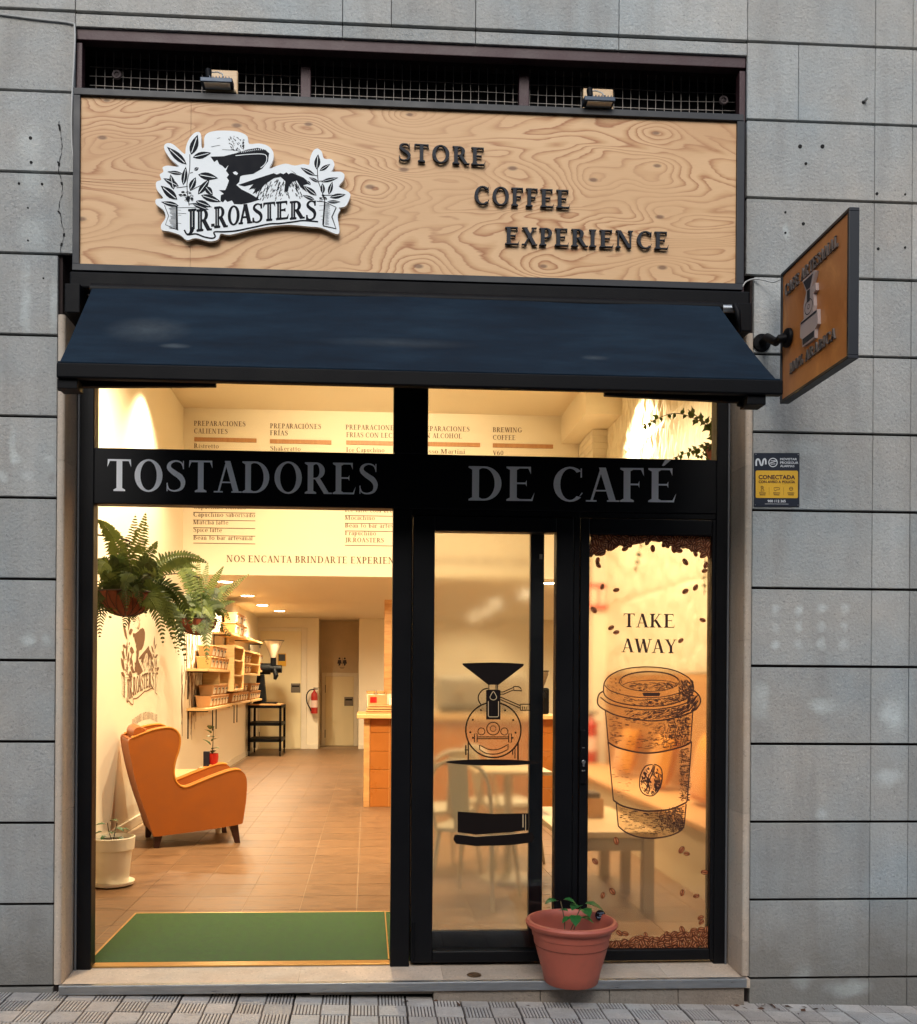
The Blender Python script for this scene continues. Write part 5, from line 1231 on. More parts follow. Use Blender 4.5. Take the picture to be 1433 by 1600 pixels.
# things on the counter
t = thing('tray_stack', (cx0+.2, cy0+.1, ctop), 'stack of flat wooden trays on the near corner of the counter', 'trays')
for k in range(4): MB().box(cx0+.0+.01*k, cx0+.5, cy0-.02+.01*k, cy0+.3, ctop+k*.026, ctop+k*.026+.018).build('tray', pine, t, bevel=.004)
t = thing('box', (cx0+.1, cy0+.12, ctop+.1), 'small cardboard box with a red print on the wooden trays', 'box')
MB().box(cx0+.03, cx0+.22, cy0+.06, cy0+.22, ctop+.098, ctop+.20).build('carton', pm('cardboard', (190, 140, 92), .8), t); MB().box(cx0+.05, cx0+.12, cy0+.056, cy0+.0598, ctop+.12, ctop+.18).build('print', redp, t)
t = thing('box', (cx0+.36, cy0+.14, ctop+.1), 'low white box beside the cardboard box on the counter', 'box')
MB().box(cx0+.25, cx0+.5, cy0+.06, cy0+.24, ctop+.098, ctop+.165).build('carton', pm('white_card', (236, 224, 200), .7), t)
t = thing('jar_rack', (cx0+.2, cy0+.45, ctop), 'row of glass jars with pale lids standing at the back of the counter end', 'jars')
for k in range(4):
    q = (cx0+.06+k*.11, cy0+.42, ctop); MB().lathe([(0, 0), (.045, 0), (.048, .02), (.048, .20), (.04, .215)], q, 18).build('jar', pm('jar_glass', (214, 200, 170), .1, 0, .1, 10, coat=.5), t, smooth=True); MB().lathe([(.05, .214), (.052, .24), (0, .242)], q, 18).build('lid', pine, t)
wp = at(601, 1000, 7.2)
t = tag(MB().box(at(600.5, 1000, 7.2).x, at(600.5, 1000, 7.2).x+.17, 7.2, 7.32, 0, at(605, 937, 7.2).z).build('wooden_post', pine, bevel=.004), 'pine post rising behind the counter up to the ceiling', 'post')
# espresso machine and grinders behind the door glass
em_ = thing('espresso_machine', (1.25, 5.95, ctop), 'wide steel espresso machine on the counter seen blurred through the door', 'espresso machine')
stl = pm('brushed_steel', (186, 182, 172), .3, .85, .1, 30)
MB().box(.75, 1.75, 5.72, 6.2, ctop+.07, ctop+.42).build('body', stl, em_, bevel=.03, bseg=3); MB().box(.8, 1.7, 5.62, 6.15, ctop+.02, ctop+.075).build('drip_tray', black_steel, em_, bevel=.004)
for x in (.85, 1.65): MB().lathe([(0, 0), (.03, 0), (.025, .03)], (x, 5.9, ctop), 12).build('foot', black_steel, em_)
for x in (1.0, 1.45):
    g = MB().lathe([(0, 0), (.04, 0), (.045, .05), (.045, .09)], (x, 5.67, ctop+.22), 16).build('group_head', stl, em_, smooth=True)
    MB().tube([(x, 5.66, ctop+.21), (x, 5.52, ctop+.20)], .013, 8).build('portafilter_handle', black_steel, g)
def grinder(x, y, z0, k, label, light):
    t = thing('coffee_grinder', (x, y, z0), label, 'coffee grinder')
    MB().box(x-.08*k, x+.08*k, y-.12*k, y+.1*k, z0, z0+.32*k).build('body', light, t, bevel=.02)
    MB().lathe([(.03*k, 0), (.09*k, .16*k), (.092*k, .2*k)], (x, y, z0+.32*k), 20).build('bean_hopper', pm('smoky_plastic', (110, 96, 80), .2, 0, .1), t, smooth=True); MB().lathe([(0, .012), (.095*k, .010), (.095*k, 0)], (x, y, z0+.52*k), 20).build('lid', black_steel, t)
    MB().tube([(x, y-.11*k, z0+.26*k), (x, y-.2*k, z0+.24*k), (x, y-.2*k, z0+.2*k)], .02*k, 8).build('spout', black_steel, t)
grinder(.48, 5.9, ctop, .95, 'dark coffee grinder on the counter left of the espresso machine', black_steel)
grinder(1.92, 5.85, ctop, .9, 'dark coffee grinder on the counter right of the espresso machine', black_steel)

# ================================================================== CART WITH GRINDER
K0, K1, J0, J1 = -2.04, -1.50, 11.95, 12.75
ca = thing('utility_cart', ((K0+K1)/2, 12.3, 0), 'black metal three tier cart on castors by the back door', 'cart')
tz = at(400, 1102, 11.95).z
for x in (K0, K1):
    for y in (J0, J1): 
        MB().box(x-.02, x+.02, y-.02, y+.02, .09, tz).build('upright', black_steel, ca)
        w_ = MB(); w_.lathe([(0, -.012), (.04, -.012), (.045, 0), (.04, .012), (0, .012)], (x, y, .045), 16, 'x'); w_.build('castor', black_steel, ca, smooth=True)
for z in (.30, at(400, 1128, 12.3).z-.0): MB().box(K0-.02, K1+.02, J0-.02, J1+.02, z-.05, z).build('tray_shelf', black_steel, ca)
MB().box(K0-.02, K1+.02, J0-.02, J1+.02, tz-.05, tz).build('top_frame', black_steel, ca); MB().box(K0-.01, K1+.01, J0-.01, J1+.01, tz, tz+.02).build('wooden_top', pine, ca)
gx, gy, gz = at(410, 1100, 12.3).x, 12.3, tz+.02
gd = thing('coffee_grinder', (gx, gy, gz), 'tall black shop coffee grinder with glass hopper on the metal cart', 'coffee grinder')
m = MB(); m.box(gx-.15, gx+.26, gy-.13, gy+.13, gz, gz+.03); m.build('base', black_steel, gd, bevel=.005)
m = MB(); m.hexa([(gx-.13, gy-.1, gz+.03), (gx+.07, gy-.1, gz+.03), (gx+.03, gy-.07, gz+.52), (gx-.09, gy-.07, gz+.52)], [(gx-.13, gy+.1, gz+.03), (gx+.07, gy+.1, gz+.03), (gx+.03, gy+.07, gz+.52), (gx-.09, gy+.07, gz+.52)]); m.build('column', black_steel, gd, bevel=.01)
MB().tube([(gx-.18, gy, gz+.62), (gx+.14, gy, gz+.62)], .10, 20).tube([(gx+.14, gy, gz+.62), (gx+.34, gy, gz+.62)], .07, 16).build('motor', black_steel, gd, smooth=True)
MB().add([(gx-.09, gy-.102, gz+.58), (gx+.0, gy-.102, gz+.58), (gx-.045, gy-.102, gz+.65)], [(0, 1, 2)]).build('warning_triangle', pm('coral_print', (214, 110, 84), .5), gd)
MB().tube([(gx+.19, gy, gz+.68), (gx+.19, gy, gz+.82)], .05, 16).build('hopper_neck', black_steel, gd)
MB().lathe([(.05, .0), (.17, .29), (.175, .30)], (gx+.19, gy, gz+.82), 24).build('glass_hopper', pm('hopper_glass', (226, 214, 190), .15, 0, .05, coat=.5), gd, smooth=True)
MB().lathe([(0, .014), (.19, .010), (.19, -.004)], (gx+.19, gy, gz+1.12), 24).build('hopper_lid', black_steel, gd)
MB().tube([(gx+.22, gy-.06, gz+.6), (gx+.25, gy-.12, gz+.50), (gx+.23, gy-.12, gz+.43)], [.04, .045, .025], 10).build('spout', black_steel, gd, smooth=True)

# ================================================================== SHELVES ON THE LEFT WALL
def Ysh(u, v): return atx(u, v, XL+.12).y
kraft = pm('kraft_card', (196, 146, 96), .75, 0, .08, 20); labw = pm('label_white', (236, 226, 206), .6); labb = pm('label_print', (88, 84, 92), .6)
plyl = wood_mat('shelf_ply', (226, 190, 132), (204, 160, 104), (1, 1, 8), .5)
bkt = black_steel
def shelf(y0, y1, z, label, brs=True):
    t = thing('wall_shelf', (XL, (y0+y1)/2, z), label, 'shelf', 'shelves on the left wall')
    MB().box(XL+.001, XL+.25, y0, y1, z-.03, z).build('board', plyl, t, bevel=.002)
    if brs:
        for y in (y0+.08, y1-.12):
            m = MB(); m.box(XL+.001, XL+.012, y-.012, y+.012, z-.36, z-.031); m.box(XL+.012, XL+.24, y-.012, y+.012, z-.044, z-.0312)
            m.build('bracket', bkt, t)
def cups(y0, y1, z, n, hh, label, r=.11):
    t = thing('paper_tub_row', (XL+.14, (y0+y1)/2, z), label, 'paper tubs', 'kraft paper tubs on the shelves')
    for k in range(n):
        y = y0+(y1-y0)*(k+.5)/n; w0 = (y1-y0)/n*.46
        m = MB(); a = [(XL+.05, y-w0*.8, z), (XL+.2, y-w0*.8, z), (XL+.2, y+w0*.8, z), (XL+.05, y+w0*.8, z)]; b = [(XL+.035, y-w0, z+hh), (XL+.225, y-w0, z+hh), (XL+.225, y+w0, z+hh), (XL+.035, y+w0, z+hh)]
        m.hexa(a, b); m.box(XL+.028, XL+.232, y-w0-.004, y+w0+.004, z+hh*.93, z+hh); c = m.build('tub', kraft, t, bevel=.006)
        MB().hexa([(XL+.209, y-w0*.6, z+hh*.15), (XL+.209, y+w0*.6, z+hh*.15), (XL+.2225, y+w0*.6, z+hh*.75), (XL+.2225, y-w0*.6, z+hh*.75)], [(XL+.2, y-w0*.6, z+hh*.15), (XL+.2, y+w0*.6, z+hh*.15), (XL+.214, y+w0*.6, z+hh*.75), (XL+.214, y-w0*.6, z+hh*.75)]).build('paper_label', labw, c)
        MB().add([(XL+.2245, y-w0*.45, z+hh*.55), (XL+.2245, y+w0*.45, z+hh*.55), (XL+.2285, y+w0*.45, z+hh*.7), (XL+.2285, y-w0*.45, z+hh*.7)], [(0, 1, 2, 3)]).build('print', labb, c)
XF = XL+.04
def yz(u, v): q_ = atx(280+u/5.716, 920+v/5.716, XF); return q_.y, q_.z
y0, z0 = yz(95, 1068); y1, _ = yz(335, 1040)
shelf(y0, y1, z0, 'lowest left wall shelf holding two layers of kraft tubs'); h_ = yz(170, 960)[1]-yz(170, 1045)[1]
cups(y0+.35, y1-.1, z0+.001, 6, .14, 'lower row of six kraft tubs on the lowest left shelf'); cups(y0+.55, y1-.2, z0+.142, 4, .13, 'upper row of four kraft tubs on the lowest left shelf')
ya_, za_ = yz(345, 1022); yb_, _ = yz(520, 1000)
shelf(ya_, yb_, za_, 'lowest middle wall shelf holding kraft tubs'); cups(ya_+.15, yb_-.05, za_+.001, 6, .14, 'lower row of kraft tubs on the lowest middle shelf'); cups(ya_+.4, yb_-.1, za_+.142, 4, .13, 'upper row of kraft tubs on the lowest middle shelf')
yc_, zc_ = yz(530, 995); yd_, _ = yz(655, 985)
shelf(yc_, yd_, zc_, 'lowest right wall shelf nearest the back corner'); cups(yc_+.05, yd_-.3, zc_+.001, 6, .14, 'lower row of kraft tubs in the back corner'); cups(yc_+.15, yd_-.5, zc_+.142, 4, .13, 'upper row of kraft tubs in the back corner')
ye, ze = yz(95, 712); yf, _ = yz(335, 700)
shelf(ye, yf, ze, 'middle height wall shelf behind the drooping fern frond'); cups(ye+.4, yf-.1, ze+.001, 5, .15, 'kraft tubs on the shelf behind the fern frond'); cups(ye+.5, yf-.3, ze+.152, 4, .14, 'kraft tubs piled on the row behind the fern frond')
yg, zg = yz(325, 385); yh, _ = yz(515, 385)
shelf(yg, yh, zg, 'top wall shelf with stacked kraft tubs'); cups(yg+.6, yh-.1, zg+.001, 3, .17, 'lower row of kraft tubs on the top shelf'); cups(yg+.7, yh-.3, zg+.172, 3, .15, 'upper row of kraft tubs on the top shelf')
yi, zi = yz(500, 432); yj, _ = yz(650, 435)
shelf(yi, yj, zi, 'high wall shelf in the back corner')
yk, zk = yz(575, 735); yl, _ = yz(660, 730)
cups(yz(590, 700)[0], yz(655, 700)[0], yz(600, 725)[1], 4, .14, 'kraft tubs on the small shelf left of the grinder'); cups(yz(590, 700)[0], yz(655, 700)[0], yz(600, 725)[1]+.142, 4, .13, 'kraft tubs piled above the small corner shelf row')
shelf(yz(580, 700)[0], yz(660, 700)[0], yz(600, 725)[1]-.001, 'small wall shelf left of the tall grinder', False)
# box shelves (open crates)
def crate(u0, v0, u1, v1, dp, label):
    y0_, z1_ = yz(u0, v0); y1_, _ = yz(u1, v0); z0_ = yz(u0, v1)[1]
    t = thing('crate_shelf', (XL, (y0_+y1_)/2, z0_), label, 'box shelf', 'box shelves on the left wall'); x1_ = XL+dp
    for n, b in (('side_board', (XL+.001, x1_, y0_, y0_+.03, z0_, z1_)), ('side_board', (XL+.001, x1_, y1_-.03, y1_, z0_, z1_)), ('top_board', (XL+.001, x1_, y0_+.03, y1_-.03, z1_-.03, z1_)), ('bottom_board', (XL+.001, x1_, y0_+.03, y1_-.03, z0_, z0_+.03)), ('back_board', (XL+.001, XL+.01, y0_+.03, y1_-.03, z0_+.03, z1_-.03))):
        MB().box(*b).build(n, plyl, t, bevel=.002)
    return t, y0_, y1_, z0_, z1_
t, a_, b_, c_, d_ = crate(320, 500, 420, 915, .3, 'tall pale wooden box shelf in the middle of the shelf wall')
for k in range(2): MB().box(XL+.02, XL+.29, a_+.03, b_-.03, c_+(d_-c_)*(.33+.33*k), c_+(d_-c_)*(.33+.33*k)+.02).build('inner_shelf', plyl, t)
t, a_, b_, c_, d_ = crate(425, 540, 585, 770, .3, 'wide wooden box shelf with labelled tubs inside')
MB().box(XL+.02, XL+.29, a_+.03, b_-.03, (c_+d_)/2-.02, (c_+d_)/2).build('inner_shelf', plyl, t)
cups(a_+.15, b_-.5, c_+.031, 4, .15, 'kraft tubs in the lower half of the wide box shelf'); cups(a_+.15, b_-.5, (c_+d_)/2+.001, 4, .15, 'kraft tubs in the upper half of the wide box shelf')
t, a_, b_, c_, d_ = crate(235, 720, 322, 865, .22, 'small plain wooden box behind the lowest fern frond')
y_, z_ = yz(430, 530); t = thing('picture', (XL+.05, y_+.3, z_), 'small framed sketch leaning above the wide box shelf', 'picture')
MB().box(XL+.02, XL+.05, y_, yz(490, 500)[0], z_+.03, yz(440, 405)[1]).build('frame', plyl, t, bevel=.003); MB().box(XL+.0502, XL+.052, y_+.08, yz(490, 500)[0]-.08, z_+.1, yz(440, 415)[1]-.02).build('print', pm('sketch_paper', (196, 164, 122), .8, 0, .5, 14), t)
# burlap wall hanging with vertical brush strokes left of the shelves
m = MB(); pr = Print(lambda y, z: Vector((XL+.003, y, z)), (1, 0, 0))
y_0, y_1 = yz(50, 700)[0], yz(205, 700)[0]
for k in range(70):
    y = random.uniform(y_0, y_1+.6); z = random.uniform(1.05, 2.35); l = random.uniform(.15, .6); zz = z; pts = []
    for i in range(5): pts.append((y+random.uniform(-.04, .04), z-l*i/4))
    pr.line(cm(pts, 2), random.uniform(.012, .035))
tag(pr.mb.build('tree_bark_mural', pm('bark_paint', (120, 90, 62), .8)), 'brown sketched bark pattern on the wall left of the shelves', 'mural')

# ================================================================== ARMCHAIR
mus = pm('mustard_velvet', (152, 80, 4), .85, 0, .2, 7, .3, 260, sheen=.1); lit_pipe_m = pm('lit_piping', (186, 118, 30), .7); wen = pm('dark_wood_leg', (52, 24, 18), .4)  # piping lighter than the velvet: light on the panel rims put into its colour
A0 = gr(247, 1326); A1 = gr(372, 1318); fx = (A1-A0); fx.z = 0; fx.normalize(); fy = Vector((-fx.y, fx.x, 0))
ac = thing('armchair', A0, 'mustard orange velvet wing armchair with dark wooden legs facing the room', 'armchair')
def ch(x, y, off=0.):                       # picture point on the chair's near side -> chair plane
    d = ray(180+x/6.514, 1110+y/6.514); o = A0+fy*off; t_ = (o-CAM).dot(fy)/d.dot(fy); return CAM+d*t_
side = cm([(140, 300), (200, 272), (300, 232), (400, 198), (500, 180), (570, 180), (622, 205), (655, 255), (662, 320), (648, 410), (618, 500), (602, 580), (600, 650), (615, 710), (650, 758), (700, 782), (760, 772), (900, 714), (1050, 655), (1180, 612), (1260, 606), (1312, 638), (1338, 695), (1342, 780), (1335, 900), (1320, 1010), (1302, 1130), (1280, 1156), (1150, 1182), (900, 1222), (600, 1262), (410, 1284), (385, 1262), (330, 1095), (262, 900), (205, 700), (165, 520), (138, 380)], 3, True)
S0 = [ch(*p) for p in side]; TH = .085
def panel(off):
    return MB().prism([p+fy*off for p in S0], fy*TH).build('side_panel', mus, ac, bevel=.022, bseg=4, smooth=True)
WID = .56
panel(0); panel(WID)
for off in (.003, TH-.003, WID+.003, WID+TH-.003):
    n = len(S0); MB().tube([p+fy*off+Vector((0, 0, .001)) for p in S0[2:62]], .008, 6).build('lit_piping', lit_pipe_m, ac, smooth=True)
def cw(x, y, off): return ch(x, y)+fy*off
bk_ = [(150, 300), (195, 290), (265, 225), (330, 200), (400, 240), (430, 400), (440, 600), (480, 800), (520, 900), (420, 1250), (385, 1255), (330, 1095), (262, 900), (205, 700), (165, 520), (140, 380)]
MB().prism([cw(x, y, TH) for x, y in cm(bk_, 3, True)], fy*(WID-TH)).build('backrest', mus, ac, bevel=.02, bseg=3, smooth=True)
MB().tube([cw(262, 240, TH-.01), cw(262, 240, TH+.02), cw(262, 240, WID-.02), cw(262, 240, WID)], [.05, .055, .055, .05], 16).build('head_roll', mus, ac, smooth=True)
MB().prism([cw(x, y, TH) for x, y in cm([(440, 880), (800, 850), (1200, 840), (1320, 850), (1340, 900), (1330, 960), (1200, 985), (440, 1020)], 3, True)], fy*(WID-TH)).build('seat_cushion', mus, ac, bevel=.025, bseg=3, smooth=True)
MB().prism([cw(x, y, TH) for x, y in [(400, 1020), (1300, 990), (1290, 1140), (1150, 1172), (420, 1270)]], fy*(WID-TH)).build('seat_base', mus, ac, bevel=.01)
def leg(x0, y0, x1, y1, off, w=.03):
    a, b = cw(x0, y0, off), cw(x1, y1, off); b.z = 0.0
    m = MB(); r0, r1 = .034, .020
    m.hexa([a+fx*r0+fy*0, a-fx*r0, a-fx*r0+fy*r0*2, a+fx*r0+fy*r0*2], [b+fx*r1, b-fx*r1, b-fx*r1+fy*r1*2, b+fx*r1+fy*r1*2]); m.build('leg', wen, ac, bevel=.003)
leg(448, 1260, 425, 1425, .02); leg(1215, 1160, 1255, 1385, .02); leg(448, 1260, 425, 1425, WID-.0); leg(1215, 1160, 1255, 1385, WID-.0)

# side table behind the chair, with a planter box
tbx0, tbx1, tby0, tby1, tbz = -1.93, -1.05, 4.55, 5.75, .56
tb0 = atx(373, 1195, -1.12)
st = thing('coffee_table', (-1.5, 5.1, 0), 'low pale wooden table with white legs behind the armchair', 'table')
q0 = gr(240, 1303); 
tby0 = q0.y; tbx0 = q0.x-.04; tbx1 = gr(343, 1303).x+.03; tbz = .47
tby1 = tby0+.95
MB().box(tbx0, tbx1+.0, tby0, tby1, tbz-.03, tbz).build('table_top', wood_mat('table_wood', (216, 170, 116), (188, 140, 90), (8, 1, 1), .4), st, bevel=.004)
for x in (tbx0+.02, tbx1-.07):
    for y in (tby0+.02, tby1-.07): MB().box(x, x+.05, y, y+.05, 0, tbz-.031).build('leg', sk, st, bevel=.003)
MB().box(tbx0+.03, tbx1-.03, tby0+.03, tby0+.05, tbz-.1, tbz-.031).build('apron', sk, st)
bx, by = tbx0+.50, tby0+.12
t = thing('table_planter', (bx, by, tbz), 'small wooden box with a red mug and a leafy sprig on the low table', 'planter')
MB().box(bx-.09, bx+.09, by-.08, by+.08, tbz, tbz+.10).build('box', pine, t, bevel=.003); MB().lathe([(0, 0), (.035, 0), (.045, .09), (.043, .12)], (bx+.03, by, tbz+.10), 18).build('mug', redp, t, smooth=True)
MB().box(bx-.05, bx+.0, by-.05, by+.0, tbz+.1, tbz+.24).build('card_holder', nvy, t)
for k in range(7): leaf_mesh((bx+.02+random.uniform(-.02, .03), by, tbz+.22+k*.035), (random.uniform(-1, 1), random.uniform(-1, .4), .4), .09, .05, 'leaf', leafg, t)
MB().tube([(bx+.02, by, tbz+.2), (bx+.03, by, tbz+.46)], .004, 6).build('stem', MATS['green_stem'], t)

# white pot by the window
wpt = Vector((at(176, 1350, 1.9).x, 1.9, 0)); wpm = pm('white_plastic_pot', (232, 224, 206), .4, 0, .03, 6)
t = thing('potted_plant', wpt, 'white plastic pot with saucer and a small seedling beside the open entrance', 'potted plant')
MB().lathe([(0, 0), (.10, .0), (.135, .012), (.14, .03), (.13, .028), (.09, .02)], wpt, 36).build('saucer', wpm, t, smooth=True)
MB().lathe([(0, .02), (.098, .022), (.102, .03), (.124, .235), (.136, .238), (.142, .315), (.134, .318), (.128, .29)], wpt, 40).build('pot', wpm, t, smooth=True)
MB().lathe([(0, .285), (.128, .28)], wpt, 24).build('soil', MATS['potting_soil'], t)
for u, v, d, l_ in ((166, 1288, (-1, -.4, .2), .07), (172, 1283, (1, -.3, .3), .06), (180, 1294, (1, -.5, 0), .075), (160, 1300, (-1, -.2, -.1), .06), (168, 1306, (-.6, -1, -.1), .06), (184, 1308, (1, -.6, -.2), .06), (176, 1300, (.2, -1, .2), .055), (190, 1296, (1, .2, .1), .05)): leaf_mesh(at(u, v, 1.88), d, l_, .045, 'leaf', leafg, t)
for du in (-4, 6): MB().tube([wpt+Vector((0, 0, .28)), at(174+du, 1300, 1.88), at(174+du*1.5, 1286, 1.88)], .003, 6).build('stem', MATS['green_stem'], t)

# ================================================================== FERNS
def fern_mat(name, a, b):
    t = NT(name); n = t.noise(t.pos(), 14, 3, .6); t.l(t.ramp(n, [(.3, lin(a)), (.7, lin(b))]), t.b.inputs['Base Color'])
    t.b.inputs['Roughness'].default_value = .5; t.b.inputs['Transmission Weight'].default_value = 0
    tl = t.n('ShaderNodeBsdfTranslucent'); tl.inputs[0].default_value = (*lin(b), 1); ms = t.n('ShaderNodeMixShader'); ms.inputs[0].default_value = .25
    t.l(t.b.outputs[0], ms.inputs[1]); t.l(tl.outputs[0], ms.inputs[2]); t.l(ms.outputs[0], t.out.inputs[0]); return t.m
fm = fern_mat('fern_green', (48, 70, 30), (106, 120, 54)); fm2 = fern_mat('fern_dark', (30, 48, 22), (70, 88, 40))
coir = pm('coir_liner', (110, 56, 38), .95, 0, .35, 40, 1., 200); iron = pm('wrought_iron', (46, 30, 26), .6, .4)
def frond(parent, base, ctrl, tip, wid, n=26, mat=None, lean=.35):
    base, ctrl, tip = Vector(base), Vector(ctrl), Vector(tip); m = MB(); pts = []
    for i in range(n+1):
        t_ = i/n; pts.append(base*(1-t_)**2+ctrl*2*t_*(1-t_)+tip*t_*t_)
    m.tube(pts, [.0032*(1-.8*i/n) for i in range(n+1)], 4)
    view = Vector((random.uniform(-.3, .3), -1, random.uniform(-.1, .5)))
    for i in range(3, n):
        t_ = i/n; tg = (pts[i+1]-pts[i-1]).normalized(); s = tg.cross(view)
        if s.length < .2: s = tg.cross(Vector((1, 0, 0)))
        s.normalize(); L_ = wid*(math.sin(math.pi*min(1, (t_*1.02)**.62))**.9)*random.uniform(.85, 1.1)+.006; w_ = min(.02, (pts[1]-pts[0]).length*.7)
        for sd in (-1, 1):
            d = (s*sd+tg*.45+Vector((0, 0, -lean*random.uniform(.3, 1.2)))).normalized(); nn = d.cross(view).normalized()*w_*.5; p = pts[i]
            q1 = p+d*L_*.35; q2 = p+d*L_*.75-Vector((0, 0, L_*.06)); q3 = p+d*L_-Vector((0, 0, L_*.14))
            m.add([p-nn*.6, p+nn*.6, q1+nn, q1-nn, q2+nn*.7, q2-nn*.7, q3], [(0, 1, 2, 3), (3, 2, 4, 5), (5, 4, 6)])
    m.build('frond', mat or fm, parent)
def basket(u, v, Y, rad, label, fronds, seed, dense, bvv):
    random.seed(seed); c = at(u, v, Y)
    t = thing('hanging_fern', c, label, 'hanging plant', 'ferns in hanging baskets on the left wall')
    prof = [(rad*math.cos(R(a)), -rad*.82*math.sin(R(a))) for a in range(0, 91, 10)]
    MB().lathe(prof[::-1], c, 32).build('coir_liner', coir, t, smooth=True); MB().lathe([(0, -.03), (rad*.97, -.02)], c, 24).build('soil', MATS['potting_soil'], t)
    m = MB()
    for k in range(16):
        a = 2*math.pi*k/16; m.tube([c+Vector((p[0]*1.02*math.cos(a+p[1]*1.5), p[0]*1.02*math.sin(a+p[1]*1.5), p[1]*1.02)) for p in prof], .0022, 4)
        m.tube([c+Vector((p[0]*1.02*math.cos(a-p[1]*1.5), p[0]*1.02*math.sin(a-p[1]*1.5), p[1]*1.02)) for p in prof], .0022, 4)
    m.tube([c+Vector((rad*1.02*math.cos(2*math.pi*k/32), rad*1.02*math.sin(2*math.pi*k/32), 0)) for k in range(33)], .005, 6); m.build('wire_basket', iron, t)
    bz = c.z+bvv
    m = MB(); m.tube([(XL+.006, c.y, bz-.22), (XL+.006, c.y, bz+.1)], .007, 6); m.tube(cm([(XL+.006, c.y, bz), ((XL+c.x)/2, c.y, bz+.03), (c.x, c.y, bz), (c.x+.02, c.y, bz-.03)], 5), .006, 6)
    m.tube([(XL+.05+.05*math.cos(a_*.5)*(1-a_/26), c.y, bz-.12+.06*math.sin(a_*.5)*(1-a_/26)) for a_ in range(20)], .004, 5); m.build('scroll_bracket', iron, t)
    m = MB()
    for k in range(4):
        a = k*math.pi/2+.5; m.tube([c+Vector((rad*math.cos(a), rad*math.sin(a), 0)), (c.x, c.y, bz)], .0015, 4)
    m.build('chain', iron, t)
    for (tu, tv, ty, cu, cv, wd, mm) in fronds:
        b = c+Vector((random.uniform(-.4, .4)*rad, random.uniform(-.5, .3)*rad, -.01)); frond(t, b, at(cu, cv, (Y+ty)/2), at(tu, tv, ty), wd, 30, fm if mm else fm2)
    for k in range(dense):
        a = random.uniform(0, 2*math.pi); r_ = random.uniform(.6, 1.7)*rad*1.1; up = random.uniform(.05, .32)*rad/.19
        b = c+Vector((random.uniform(-.5, .5)*rad, random.uniform(-.5, .5)*rad, 0)); tip = c+Vector((r_*math.cos(a), r_*math.sin(a)-.03, random.uniform(-.25, .15)*rad/.19))
        if tip.x < XL+.06: tip.x = XL+.06
        frond(t, b, (b+tip)/2+Vector((0, 0, up)), tip, random.uniform(.05, .085)*rad/.19, 20, fm2 if k % 3 else fm)
    return t
bY = 2.15
basket(197, 926, bY, .195, 'large hanging fern nearest the shop window, in a wire basket',
       [(212, 803, bY, 205, 870, .085, 1), (228, 800, bY-.1, 218, 860, .09, 1), (232, 818, bY+.1, 212, 880, .085, 1), (152, 812, bY-.1, 185, 830, .08, 1), (165, 815, bY+.1, 200, 850, .08, 1), (246, 845, bY, 232, 870, .07, 1),
        (148, 880, bY, 170, 868, .08, 0), (146, 965, bY-.1, 150, 900, .085, 0), (156, 1000, bY-.15, 152, 905, .08, 0), (290, 1040, bY-.05, 280, 900, .075, 0), (255, 1010, bY-.2, 250, 900, .085, 1), (150, 950, bY-.2, 158, 900, .08, 0), (198, 958, bY-.28, 196, 880, .095, 0), (275, 1020, bY-.1, 262, 890, .085, 1), (262, 985, bY-.15, 250, 900, .09, 1), (285, 960, bY+.1, 262, 880, .08, 1),
        (268, 1000, bY+.0, 270, 905, .085, 0), (300, 985, bY+.1, 280, 880, .08, 0), (325, 880, bY+.2, 262, 845, .085, 1), (310, 890, bY+.25, 265, 850, .08, 1), (220, 950, bY-.25, 215, 885, .08, 0), (240, 905, bY-.2, 225, 880, .08, 0)], 3, 34, .36)
cY = 5.0
basket(309, 968, cY, .185, 'smaller hanging fern farther in, beside the shelf wall',
       [(280, 1028, cY-.2, 270, 940, .07, 0), (283, 1020, cY-.1, 276, 930, .07, 0), (325, 1045, cY-.3, 318, 920, .12, 1), (322, 1040, cY-.25, 328, 930, .11, 1), (311, 865, cY, 306, 920, .07, 1), (325, 878, cY, 318, 915, .07, 1), (350, 884, cY, 328, 915, .065, 1), (391, 896, cY, 345, 925, .05, 1), (362, 914, cY, 335, 920, .07, 1), (368, 940, cY, 340, 938, .05, 1), (352, 950, cY-.1, 335, 930, .06, 0),
        (272, 870, cY, 300, 880, .09, 1), (262, 880, cY-.1, 290, 862, .09, 1), (300, 975, cY-.25, 296, 930, .09, 1), (290, 890, cY+.1, 305, 890, .08, 1), (344, 925, cY, 330, 910, .07, 0)], 5, 34, .42)

# trailing plant at the upper right, by the window
random.seed(9); rY = 1.9
tc = at(1136, 700, rY)
tv_ = thing('trailing_plant', tc, 'green trailing plant with pointed leaves hanging at the upper right window corner', 'hanging plant')
MB().lathe([(0, -.16), (.10, -.16), (.14, 0), (.15, .01), (.13, .0)], tc, 24).build('pot', coir, tv_, smooth=True)
MB().tube([tc+Vector((0, 0, 0)), (tc.x, tc.y, ZH)], .003, 5).build('hanging_cord', iron, tv_)
ivy = fern_mat('ivy_green', (36, 56, 20), (64, 86, 34))
def ivyl(p, d, L_):
    d = Vector(d).normalized(); vw = Vector((random.uniform(-.5, .5), -1, random.uniform(-.3, .3))); s = d.cross(vw).normalized()*L_; d = d*L_; p = Vector(p)
    MB().add([p, p+s*.30+d*.12, p+s*.36+d*.42, p+s*.16+d*.62, p+d*1.05, p-s*.14+d*.6, p-s*.34+d*.4, p-s*.30+d*.1], [(0, 1, 2, 3), (0, 3, 4), (0, 4, 5), (0, 5, 6, 7)]).build('leaf', ivy, tv_)
